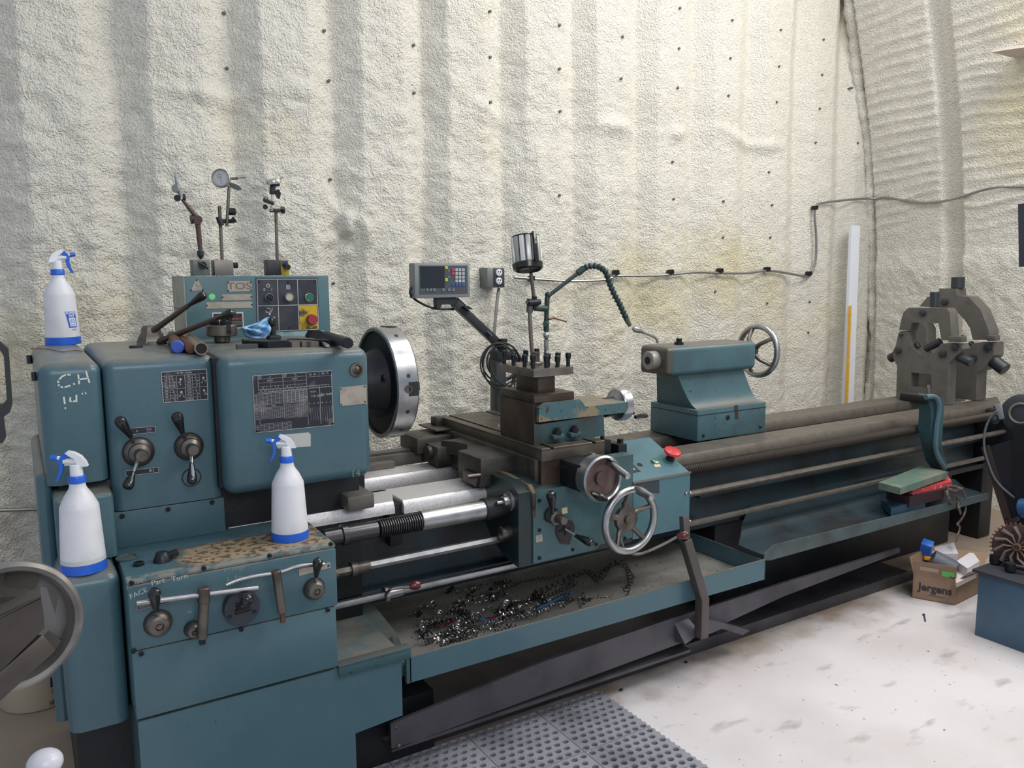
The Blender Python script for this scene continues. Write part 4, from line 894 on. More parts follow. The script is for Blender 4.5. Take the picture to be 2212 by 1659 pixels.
# ---- digital readout on its arm
YD = 2.9
DR = T('digital_readout', 'grey digital readout console on a black arm and post behind the lathe', 'display', at(1082, 890, y=YD))
a, c = at(895, 568, y=YD), at(1016, 642, y=YD)
O('console_case', B().box(a.x, YD, c.z, c.x, YD+.055, a.z, .004), greyp, DR)
a2, c2 = at(905, 573.5, y=YD), at(1010, 634, y=YD)
pn = O('front_panel', B().box(a2.x, YD-.0015, c2.z, c2.x, YD, a2.z), mat('panel_slate', (74, 82, 90), .3), DR)
O('display_window', B().box(a2.x+.004, YD-.0022, at(950, 622, y=YD).z, at(960, 600, y=YD).x, YD-.0015, a2.z-.004), screen, pn)
def key(px, py, wpx, m, txt=None, parent=pn, tm=None):
    p = at(px, py, y=YD-.002); h = R(wpx, p)/2
    o = O('key', B().box(p.x-h, YD-.0045, p.z-h, p.x+h, YD-.0015, p.z+h, .0008, 1), m, parent)
    return o, p
kg = mat('key_grey', (186, 190, 194), .5); kr_ = mat('key_red', (190, 62, 76), .5); kb = mat('key_blue', (52, 88, 160), .5); ky = mat('key_yellow', (206, 198, 60), .5); kf = mat('key_faint', (112, 120, 124), .5)
nb = B(); digits = ['7', '8', '9', '4', '5', '6', '1', '2', '3', '0', '.', 'C']
for j in range(4):
    for i in range(3):
        o, p = key(986+7.3*i, 583+8*j, 6, kg); nb.text(digits[j*3+i], .008, p+V((0, -.003, 0)))
for j in range(2): key(978.5, 583+8*j, 6, kr_)
for i in range(4): key(979+7.3*i, 615, 6, kb)
for px, py in ((964, 578), (964, 604.5)): o, p = key(px, py, 6.5, ky); nb.text('P', .007, p+V((0, -.003, 0)))
for px in (923, 930.6, 938, 957.5, 970, 979): key(px, 626.5, 6, kf)
O('key_print', nb, blackm, pn, recalc=False)
b = B().text('D60', .013, at(912.5, 627, y=YD-.003)); O('model_mark', b, kf, pn, recalc=False)
b = B().text('NEWALL', .009, at(995, 625.5, y=YD-.003), sq=1.1); O('maker_mark', b, mat('mark_red', (150, 60, 56), .5), pn, recalc=False)
b = B()
for px, py in ((969.5, 584.5), (970, 598)):
    p = at(px, py, y=YD-.003); b.ribbon([p+V((.003, 0, .003)), p+V((-.003, 0, 0)), p+V((.003, 0, -.003))], .0012, NY)
O('arrow_mark', b, cream, pn, recalc=False)
S2 = px2([(943, 643), (990, 643), (1008, 660), (990, 664), (978, 658), (955, 658), (950, 669), (944, 667)], YD+.01)
O('console_bracket', B().prism(S2, (0, .03, 0)), blackm, DR)
O('arm', B().beam(at(982, 655, y=YD+.02), at(1082, 748, y=YD+.02), .035, R(15, at(1000, 700, y=YD)), up=(0, 1, 0), bev=.003), blackm, DR)
O('arm_edge', B().beam(at(976, 660, y=YD-.0), at(1072, 752, y=YD-.0), .004, .006, up=(0, 1, 0)), steeld, DR)
O('arm_label', B().beam(at(1052, 716, y=YD-.0), at(1061, 725, y=YD-.0), .004, R(9, at(1055, 720, y=YD)), up=(0, 1, 0)), kf, DR)
O('wing_knob', B().prism(px2([(1003, 662), (1012, 661), (1023, 668), (1008, 668)], YD-.02), (0, .05, 0)), blackm, DR)
pa, pb = at(1072, 762, y=YD), at(1096, 1000, y=YD)
O('post', B().box(pa.x, YD, .74, pb.x-.003, YD+.05, pa.z+.01, .002), mat('post_grey', (66, 72, 76), .45, .4), DR)
O('post_clamp', B().box(pa.x-.002, YD-.012, at(1080, 778, y=YD).z, at(1109, 760, y=YD).x, YD+.055, at(1080, 760, y=YD).z, .003).cyl(at(1087, 732, y=YD), at(1087, 760, y=YD), .018, n=14), blackm, DR)
cbm = mat('cable_black', (30, 32, 36), .5)
O('console_cable', B().tube(smooth([at(x, y, y=YD+.03) for x, y in [(897, 617), (888, 622), (886, 634), (898, 648), (925, 662), (950, 668), (985, 668), (1000, 673)]]), .0045, 8), cbm, DR)
def coil(cx, cy, rx, ry, tilt, dy, n=40):
    return [at(cx+rx*math.cos(t_)*math.cos(tilt)-ry*math.sin(t_)*math.sin(tilt), cy+rx*math.cos(t_)*math.sin(tilt)+ry*math.sin(t_)*math.cos(tilt), y=YD+dy+.01*math.sin(t_*2)) for t_ in [2*PI*k/n for k in range(n)]]
for i, (cx, cy, rx, ry, ti) in enumerate([(1081, 786, 43, 46, .1), (1082, 782, 40, 42, .3), (1080, 792, 36, 50, -.1), (1086, 780, 34, 38, .2), (1090, 790, 30, 44, -.3), (1092, 785, 36, 32, .1)]):
    O('cable_loop', B().tube(coil(cx, cy, rx, ry, ti, -.015+.03*(i % 2)+(.06 if i % 2 else -.02)), .0038, 6, True), cbm, DR)
O('hanging_cable', B().tube(smooth([at(x, y, y=YD+.07) for x, y in [(1060, 820), (1068, 840), (1080, 850), (1096, 855), (1104, 835), (1110, 810), (1112, 830), (1108, 855), (1098, 864)]]), .0035, 6), cbm, DR)
# ================================================================== TAILSTOCK
TS = T('tailstock', 'teal tailstock with round handwheel standing on the bed ways', 'tailstock', (2.6, 2.56, .75))
x0, x1 = 2.398, 2.812
b = B().box(x0, 2.425, .752, x1, 2.72, .885, .004)
tb = O('tailstock_base', b, mat('tailstock_paint', (66, 98, 106), .42, col2=(60, 86, 94), nscale=7, speck=(40, 42, 42), spos=.68, top=(100, 94, 88), bump=.0006), TS)
O('base_gap', B().box(x0-.002, 2.4235, .862, x1+.001, 2.70, .8645), darkp, tb)
# web: leans back from the front edge up to the barrel
prof = [(2.455, .885), (2.475, .90), (2.49, .93), (2.50, .97), (2.51, 1.03), (2.64, 1.03), (2.70, .885)]
vs = []; n = len(prof)
for (xa, shr) in ((0, 0), (1, 0)):
    for y, z in prof:
        f = (z-.885)/.145; vs.append((x0+.02+(-.06)*f, y, z) if xa == 0 else (x1-.01-.05*f, y, z))
wb = O('tailstock_web', B().add(vs, [tuple(range(n)), tuple(reversed(range(n, 2*n)))]+[(i, (i+1) % n, (i+1) % n+n, i+n) for i in range(n)]), mat('tailstock_paint', TEAL), TS)
br = rbox(2.29, 2.475, 1.03, 2.80, 2.645, 1.152, .022, bot=1)
bl = O('barrel_housing', br, mat('tailstock_paint', TEAL), TS)
O('barrel_nose', rbox(2.272, 2.478, 1.033, 2.325, 2.642, 1.15, .018, bot=1), mat('worn_edge_iron', (96, 92, 84), .45, .5), bl)
O('quill', B().lathe([(0, 0), (.036, 0), (.0385, .003), (.0385, .05), (0, .05)], (2.232, 2.555, 1.094), (1, 0, 0), 36), mat('quill_steel', (150, 146, 142), .45, .4), bl)
O('bore_hole', B().lathe([(0, 0), (.0165, 0), (.0165, .001), (0, .001)], (2.2312, 2.555, 1.094), (-1, 0, 0), 26), mat('bore_dark', (30, 34, 38), .5, .3), bl)
c = V((2.905, 2.565, 1.098))
hw4 = spoked('tailstock_handwheel', c, (1, 0, 0), .112, .0135, TS, 5, .62, .034, dish=.05, sp=(.0115, .0095))
O('hub_shaft', B().cyl((2.80, 2.565, 1.098), (2.87, 2.565, 1.098), .03, .024, n=20), iron, hw4)
pth = [at(1420, 741, y=2.52), at(1419, 733, y=2.52), at(1412, 727, y=2.52), at(1398, 721, y=2.52), at(1388, 717, y=2.52)]
lv = O('quill_lock_lever', B().tube(smooth(pth, 4), .006, 10), steel, TS)
O('grip', B().lathe([(.0055, 0), (.011, .02), (.0125, .04), (.009, .052), (0, .055)], pth[-1], at(1367, 709, y=2.52)-pth[-1], 18), steel, lv)
O('clamp_bolt', B().cyl((2.41, 2.56, 1.15), (2.41, 2.56, 1.162), .020, n=20).cyl((2.41, 2.56, 1.16), (2.41, 2.56, 1.178), .013, n=6), screwm, TS)
for px, py in ((1507, 868), (1593, 858)): c = at(px, py, z=.886); O('clamp_nut', B().cyl(c, c+V((0, 0, .022)), .018, n=6).cyl(c+V((0, 0, .02)), c+V((0, 0, .028)), .010, n=12), screwm, TS)
c = at(1562, 866, z=.886); O('clamp_nut', B().cyl(c, c+V((0, 0, .004)), .024, n=22).cyl(c, c+V((0, 0, .012)), .0145, n=8), screwm, TS)
O('offset_screw', B().lathe([(0, 0), (.0105, 0), (.0105, .003), (0, .003)], at(1572, 902, y=2.425), NY, 20), mat('slot_black', (8, 9, 12)), tb)
screws(tb, [(1519, 941), (1642, 922)], 2.4245, .007)
O('brown_mark', B().prism(px2([(1586, 876), (1594, 875), (1595, 905), (1588, 906)], 2.4248), (0, -.0006, 0)), mat('brown_iron', (74, 62, 56)), tb)
# ================================================================== STEADY RESTS
def steady(label, x, th, upper, lower, win, holes_, knobs, sc_, y_, extra=None):
    q = lambda p: at(1812+p[0]*.1808, 560+p[1]*.1808, x=x)
    pts_ = [q(p) for p in lower]; t = T('steady_rest', label, 'steady rest', (x, 2.53, .75), 'steady rests on the tail end of the bed')
    for p in pts_:
        if p.z < .80: p.z = .752
    lo = O('lower_frame', B().prism(pts_, (th, 0, 0), [[q(p) for p in win]] if win else ()), irong, t)
    O('upper_frame', B().prism([q(p) for p in upper], (th, 0, 0)), irong, t)
    for (a_, c_, r_) in knobs:
        pa, pb = q(a_), q(c_); pa.x += th*.5; pb.x += th*.5; O('jaw_screw', B().cyl(pa, pb, R(r_*.1808, pa), n=20, ch=.003), mat('jaw_dark', (62, 66, 70), .4, .5), t)
    for (c_, r_) in sc_:
        p = q(c_); O('lock_screw', B().lathe([(0, 0), (R(r_*.1808, p), 0), (R(r_*.1808, p), .012), (R(r_*.14, p), .014), (0, .014)], p, (-1, 0, 0), 18), mat('jaw_dark', (62, 66, 70), .4, .5), t)
    return t, q
X_ = 4.45
t2, q2 = steady('larger grey steady rest with an open arch, at the very tail of the bed', X_, .10,
    [(1160, 575), (960, 565), (1060, 450), (1195, 440), (1198, 350), (1400, 350), (1400, 435), (1550, 450), (1690, 600), (1790, 850), (1790, 965), (1600, 965), (1570, 830), (1500, 720), (1400, 620), (1300, 585)],
    [(1640, 1640), (1390, 1640), (1000, 1640), (840, 1400), (830, 1100), (830, 900), (900, 760), (1000, 760), (1040, 830), (1040, 980), (1120, 1130), (1390, 1150), (1560, 1060), (1600, 1000), (1850, 990), (1850, 1150), (1700, 1330), (1650, 1345)], None, None,
    [((1360, 350), (1365, 212), 74), ((1720, 1170), (1930, 1330), 78), ((1560, 1050), (1500, 1010), 40)],
    [((1268, 510), 42), ((1785, 1050), 46), ((1610, 1180), 46)], 0)
O('hinge_lug', B().beam(q2((1790, 940)), q2((1900, 940)), .05, .03, up=(0, 0, 1), bev=.004), irong, t2)
X_ = 4.18
t1, q1 = steady('smaller grey steady rest with a square opening, nearest the tailstock', X_, .075,
    [(720, 845), (745, 720), (775, 630), (835, 580), (1290, 585), (1325, 640), (1345, 950), (1330, 970), (1225, 970), (1190, 765), (870, 755), (840, 855)],
    [(685, 1640), (695, 1270), (650, 1180), (642, 1110), (680, 1030), (712, 885), (735, 860), (830, 862), (835, 960), (875, 1060), (960, 1130), (1110, 1140), (1180, 1080), (1215, 1010), (1330, 1000), (1450, 1010), (1475, 1070), (1440, 1120), (1310, 1240), (1300, 1640)],
    [(865, 1352), (1090, 1372), (1108, 1395), (1105, 1545), (860, 1522)], None,
    [((1095, 575), (1100, 390), 55), ((665, 1130), (560, 1195), 52), ((1390, 1170), (1540, 1240), 56), ((990, 1075), (1170, 985), 44), ((905, 1060), (880, 1000), 30)],
    [((1008, 640), 38), ((712, 1090), 38), ((1245, 1130), 42), ((1390, 1052), 42), ((752, 900), 20)], 0)
O('hinge_lug', B().beam(q1((1340, 950)), q1((1500, 955)), .05, .03, up=(0, 0, 1), bev=.004).cyl(q1((1480, 990)), q1((1480, 900)), .007, n=10), irong, t1)
O('clamp_stud', B().cyl(q1((1080, 1620)), q1((1080, 1520)), .006, n=10).cyl(q1((1080, 1540)), q1((1080, 1500)), .010, n=8), steel, t1)

# ================================================================== CONTROL CABINET behind the headstock
YB = 2.8
a, c = at(397, 597, y=YB), at(715, 740, y=YB)
KC = T('control_cabinet', 'teal electrical cabinet with black push-button panel standing behind the headstock', 'cabinet', (.71, 2.9, 1.0))
kb_ = O('cabinet_body', B().box(a.x, YB, 1.0, c.x, 3.02, a.z, .003), mat('cabinet_paint', (70, 104, 112), .42, col2=(62, 94, 104), nscale=5, speck=(40, 56, 60), spos=.74), KC)
O('side_strip', B().box(a.x-.0022, YB-.002, 1.0, a.x+.001, 3.02, a.z+.001), mat('strip_grey', (150, 152, 146), .5, .3, col2=(120, 124, 120), nscale=10), KC)
O('side_joint', B().box(a.x-.003, YB+.01, 1.345, a.x, 3.0, 1.348), darkp, KC)
O('chipped_base', B().prism(px2([(588, 716), (700, 713), (706, 726), (590, 730)], YB-.0002), (0, -.0012, 0)), mat('chipped_paint', (150, 176, 182), .5, col2=(88, 120, 128), nscale=30), kb_)
fr_ = [(555, 603), (684, 603), (688.5, 711), (558, 717)]
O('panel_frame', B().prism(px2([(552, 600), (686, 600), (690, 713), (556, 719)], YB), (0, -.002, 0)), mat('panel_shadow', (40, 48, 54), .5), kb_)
pn2 = O('button_panel', B().prism(px2(fr_, YB-.002), (0, -.0015, 0)), mat('panel_black', (44, 46, 56), .45, col2=(62, 66, 72), nscale=16, speck=(120, 124, 126), spos=.78), kb_)
p = Plate(fr_, YB-.0035); p.line((0, 0), (1, 0), (1, 1), (0, 1), (0, 0), w=.0018).line((.335, 0), (.335, 1), w=.0018).line((.667, 0), (.667, 1), w=.0018).line((0, .505), (1, .505), w=.0018)
p.t('0', .115, .2, .013).t('I', .235, .2, .013)
cg = [(.18+.028*math.cos(k*PI/3), .125+.028*math.sin(k*PI/3)*1.15) for k in range(7)]; p.line(*cg, w=.0022)
p.line((.48, .12), (.48, .19), (.535, .19), (.535, .12), (.48, .12), w=.0016).t('B', .507, .155, .012)
p.line((.13, .60), (.13, .63), (.215, .63), (.215, .585), (.18, .55), (.15, .555), w=.0018).t('!', .235, .575, .016).dot(.19, .665, .0035).t('I', .275, .80, .011)
O('panel_print', p.b, mat('print_white', (196, 198, 200), .5), pn2, recalc=False)
c = [(645.5, 660), (684, 659), (688, 710), (647.5, 712.5)]
O('yellow_field', B().prism(px2(c, YB-.0035), (0, -.0006, 0)), yellow, pn2)
for (px, py) in ((560, 609), (622, 609), (681, 608), (625, 708), (683, 706)): cc = at(px, py, y=YB-.0035); O('screw', B().lathe([(0, 0), (.0035, 0), (.0025, .0015), (0, .0015)], cc, NY, 10), screwm, pn2)
def btn(px, py, r, m, name, h, ring=None):
    c = at(px, py, y=YB-.0035); rr = R(r, c); o = O(name, B().lathe([(0, 0), (rr, 0), (rr, h*.8), (rr*.88, h), (0, h)], c, NY, 28), m, pn2)
    if ring: O('bezel', B().lathe([(rr*1.02, 0), (rr*1.16, 0), (rr*1.12, h*1.05), (rr*1.0, h*1.1), (rr, h*.7)], c, NY, 28), ring, o)
    return o, c, rr
o, c, rr = btn(581, 643, 8.2, black, 'rotary_switch', .008, mat('thin_ring', (120, 122, 126), .4, .5))
O('switch_bar', B().beam(c+V((-rr*.75, -.010, rr*.6)), c+V((rr*.8, -.010, -rr*.55)), .004, .005, up=(0, 1, 0), bev=.001), blackm, o)
btn(623.5, 642, 8.2, mat('button_cream', (186, 176, 160), .45), 'push_button', .012, greyp)
btn(667, 642, 8, mat('button_green', (34, 110, 84), .4), 'push_button', .006, chrome)
o, c, rr = btn(672, 690, 11.5, redd, 'stop_button', .022)
o, c, rr = btn(585, 690, 7, black, 'rotary_switch', .010)
def tri(pts, m, name, y=YB, th=.0012, par=kb_): return O(name, B().prism(px2(pts, y), (0, -th, 0)), m, par)
o = tri([(423, 605), (428, 605), (438, 625), (436, 627), (415, 628), (413, 626)], plate, 'warning_triangle')
b = B(); P_ = lambda x, y: at(x, y, y=YB-.0016); b.ribbon([P_(425, 610), P_(423, 617), P_(427, 617), P_(425, 624)], .0015, NY); O('warning_print', b, mat('print_brown', (120, 108, 96), .6), o, recalc=False)
o = tri([(491, 607), (543, 607), (544, 629), (492, 630)], plate, 'maker_plate')
b = B().text('TOS', .032, at(517, 618.5, y=YB-.0016), sq=1.35, off=.02); O('maker_print', b, mat('print_brown', (120, 108, 96), .6), o, recalc=False)
tri([(479, 636), (544, 635), (544, 648), (480, 649)], plate, 'blank_tag'); tri([(445, 653), (545, 651), (545, 665), (446, 667)], plate, 'blank_tag')
for (px, py) in ((413, 627), (438, 626), (425, 605), (481, 642), (543, 641), (447, 660), (544, 658), (493, 609), (542, 609), (493, 628), (542, 627)):
    cc = at(px, py, y=YB-.0008); O('rivet', B().sph(cc, .0028, sy=.8, n=8), screwm, kb_)
c = at(458, 641, y=YB); O('round_sticker', B().cyl(c, c+V((0, -.0006, 0)), R(7, c), n=24), mat('sticker_green', (92, 214, 108), .5), kb_)
b = B().torus(c+V((0, -.0008, 0)), NY, R(3.4, c), .0008, 20, 4).ribbon([at(455, 638, y=YB-.001), at(457, 643, y=YB-.001), at(461, 638, y=YB-.001)], .001, NY); O('sticker_print', b, white, kb_, recalc=False)
o = tri([(458, 675), (525, 674), (527, 709), (460, 711)], mat('label_rim', (196, 196, 194), .5), 'dealer_label')
O('label_field', B().prism(px2([(461, 678), (523, 677), (524.5, 707), (462.5, 709)], YB-.0012), (0, -.0004, 0)), mat('label_black', (44, 40, 44), .5), o)
b = B(); b.text('MACHINE TOOL LTD.', .0085, at(507, 689, y=YB-.0018), sq=.72, off=.01); O('label_print', b, mat('label_red', (190, 96, 92), .5), o, recalc=False)
b = B(); b.text('Machinery sales & service', .0045, at(507, 695.5, y=YB-.0018)); b.text('new and used machines', .0045, at(508, 700, y=YB-.0018)); b.sph(at(477, 693, y=YB-.0016), .012, sy=.05, sz=.7, n=14); O('label_print', b, cream, o, recalc=False)

# ================================================================== MAGNETIC INDICATOR STANDS on the cabinet
ZK = a.z if False else 1.4545
def stand(label, loc): return T('indicator_stand', label, 'indicator stand', loc, 'magnetic indicator stands on top of the cabinet')
YM = 2.86
def mp(px, py, dy=0): return at(px, py, y=YM+dy)
zb = 1.4555
def magbase(t, x0p, x1p, m, yy=YM, d=.055, top=561):
    a_, c_ = at(x0p, top, y=yy), at(x1p, 592, y=yy); return O('magnetic_base', B().box(a_.x, yy, zb, c_.x, yy+d, a_.z, .002), m, t)
gbm = mat('base_grey', (108, 112, 108), .5, .3)
t = stand('indicator stand with brown jointed arm and tiny tilted dial, the left one', mp(434, 592)); o = magbase(t, 416, 455, gbm)
cc = mp(437, 573); O('switch_knob', B().cyl(cc, cc+V((0, -.012, 0)), R(8, cc), n=20).beam(cc+V((-.016, -.014, .012)), cc+V((.016, -.014, -.012)), .006, .008, up=(0, 1, 0), bev=.002), black, t)
O('swivel', B().lathe([(.004, 0), (.006, .006), (.011, .012), (.011, .026), (.007, .03)], mp(434, 560, .02), (0, 0, 1), 14), blackm, t)
br_ = mat('arm_brown', (86, 62, 62), .45, .3)
O('lower_arm', B().cyl(mp(433, 540, .02), mp(427, 482, .02), .0075, .009, n=12), br_, t)
O('elbow', B().cyl(mp(428, 475, .005), mp(428, 475, .035), .014, n=16), br_, t)
O('elbow_knob', B().cyl(mp(412, 474, .02), mp(420, 474, .02), .015, .013, n=8), blackm, t)
O('upper_arm', B().cyl(mp(427, 472, .02), mp(393, 430, .02), .009, .005, n=12), br_, t)
O('clamp_knob', B().cyl(mp(383, 428, .0), mp(383, 428, .02), .011, n=10), black, t); O('clamp_knob', B().cyl(mp(396, 426, .02), mp(400, 426, .02), .011, n=12), blackm, t)
O('dial', B().lathe([(0, 0), (.010, 0), (.013, .001), (.013, .010), (0, .010)], mp(382, 408, .0), V((-.75, -.66, .1)), 24), mat('dial_dull', (140, 146, 140), .4), t)
O('stem', B().cyl(mp(391, 425, .01), mp(381, 392, .01), .006, .005, n=10).cyl(mp(381, 392, .01), mp(378, 380, .01), .004, .003, n=8).cyl(mp(378, 380, .01), mp(377, 373, .01), .0014, n=6), greyp, t)
t = stand('indicator stand with a large round white dial facing the room, the middle one', mp(484, 592)); magbase(t, 462, 505, mat('base_pale', (132, 126, 122), .45, .6))
cc = mp(508, 573, .02); O('switch_knob', B().cyl(cc+V((-.006, 0, 0)), cc+V((.008, 0, 0)), .010, n=14), black, t)
O('post', B().cyl(mp(480, 561, .02), mp(474, 445, .02), .0058, n=12), steeld, t)
O('cross_clamp', B().beam(mp(469, 477, .02), mp(505, 478, .02), .018, .014, bev=.003).cyl(mp(471, 468, .01), mp(479, 488, .01), .009, n=12), blackm, t)
O('wing_knob', B().cyl(mp(500, 478, .0), mp(507, 474, .0), .006, .012, n=8), black, t)
O('round_knob', B().cyl(mp(492, 457, .02), mp(509, 457, .02), .0125, n=16, ch=.003), black, t)
O('upper_rod', B().cyl(mp(490, 489, .01), mp(495, 402, .01), .0052, n=12), steeld, t)
dc = mp(481, 386, -.01); nn = V((-.45, -.88, .08)).normalized()
d_ = O('dial', B().lathe([(0, 0), (.028, 0), (.031, .004), (.031, .016), (.0285, .019), (.027, .017), (.026, .014), (0, .014)], dc+V((0, .01, 0)), nn, 40), mat('dial_rim', (150, 152, 150), .35, .6), t)
df = dc+V((0, .01, 0))+nn*.0143
O('dial_face', B().lathe([(0, 0), (.026, 0), (.026, .0004), (0, .0004)], df, nn, 36), mat('dial_face', (176, 178, 176), .4), d_)
ux = nn.cross(V((0, 0, 1))).normalized()*-1; uz = ux.cross(nn)*1.0
ux = V((0, 0, 1)).cross(nn).normalized(); uz = nn.cross(ux)
b = B()
for k in range(40):
    t_ = 2*PI*k/40; dr = ux*math.cos(t_)+uz*math.sin(t_); b.ribbon([df+nn*.0007+dr*.022, df+nn*.0007+dr*.0245], .0006, nn)
b.ribbon([df+nn*.001, df+nn*.001+uz*-.018+ux*.002], .001, nn).torus(df+nn*.001+uz*.008+ux*-.004, nn, .006, .0005, 16, 4)
O('dial_marks', b, blackm, d_, recalc=False)
O('plunger', B().cyl(mp(499, 386, .0), mp(514, 385, .0), .0045, n=10).cyl(mp(514, 385, .0), mp(532, 383, .0), .0016, n=6), steeld, t)
O('mount_lug', B().prism(px2([(497, 394), (505, 396), (516, 401), (523, 409), (516, 411), (503, 405), (497, 402)], YM+.01), (0, .014, 0)), mat('lug_green', (56, 74, 72), .5), t)
t = stand('indicator stand on black base with yellow plate and edge-on chrome dial, the right one', mp(600, 592)); magbase(t, 577, 606, mat('base_black', (44, 48, 52), .45), d=.05)
a_, c_ = mp(606, 561), mp(625, 592)
O('side_plate', B().box(a_.x, YM, zb, c_.x, YM+.05, a_.z-.001, .0015), mat('side_yellow', (176, 152, 44), .5), t)
O('blue_plate', B().box(a_.x+.002, YM-.001, mp(610, 575).z, c_.x-.003, YM+.001, a_.z-.003), mat('side_blue', (52, 66, 130), .5), t)
O('switch_knob', B().cyl(mp(617, 575, .0), mp(622, 577, -.025), .012, .010, n=8), black, t)
O('post', B().cyl(mp(599, 561, .02), mp(596, 458, .02), .0056, n=12), steeld, t)
O('cross_clamp', B().beam(mp(583, 455, .02), mp(607, 455, .02), .016, .012, bev=.003), blackm, t)
O('wing_knob', B().cyl(mp(604, 455, .02), mp(608, 455, .02), .006, .006, n=8).cyl(mp(608, 454, .02), mp(614, 454, .02), .014, .012, n=8), black, t)
O('upper_rod', B().cyl(mp(587, 456, .01), mp(588, 418, .01), .004, n=10), chrome, t)
O('fine_adjuster', B().beam(mp(569, 431, .0), mp(592, 440, .0), .014, .012, bev=.004).torus(mp(574, 430, -.005), NY, .007, .0014, 20, 6), blackm, t)
O('round_knob', B().cyl(mp(573, 447, -.005), mp(573, 447, .015), .0085, n=16), black, t)
O('clamp_stack', B().beam(mp(588, 420, .01), mp(589, 399, .01), .018, .018, up=(0, 1, 0), bev=.004).beam(mp(583, 401, .01), mp(604, 399, .01), .014, .010, bev=.003), blackm, t)
O('wing_knob', B().prism(px2([(597, 410), (603, 409), (607, 418), (604, 430), (599, 427), (595, 418)], YM+.0), (0, .012, 0)), black, t)
dc = mp(590, 392, .0); ax_ = V((-.08, .25, 1)).normalized()
O('dial', B().lathe([(.024, -.008), (.0285, -.006), (.0285, .004), (.026, .008), (0, .008)], dc, V((-.22, -.15, .96)).normalized(), 36), chrome, t)
O('plunger', B().cyl(mp(604, 386, .0), mp(612, 383, .0), .0016, n=6), steeld, t)

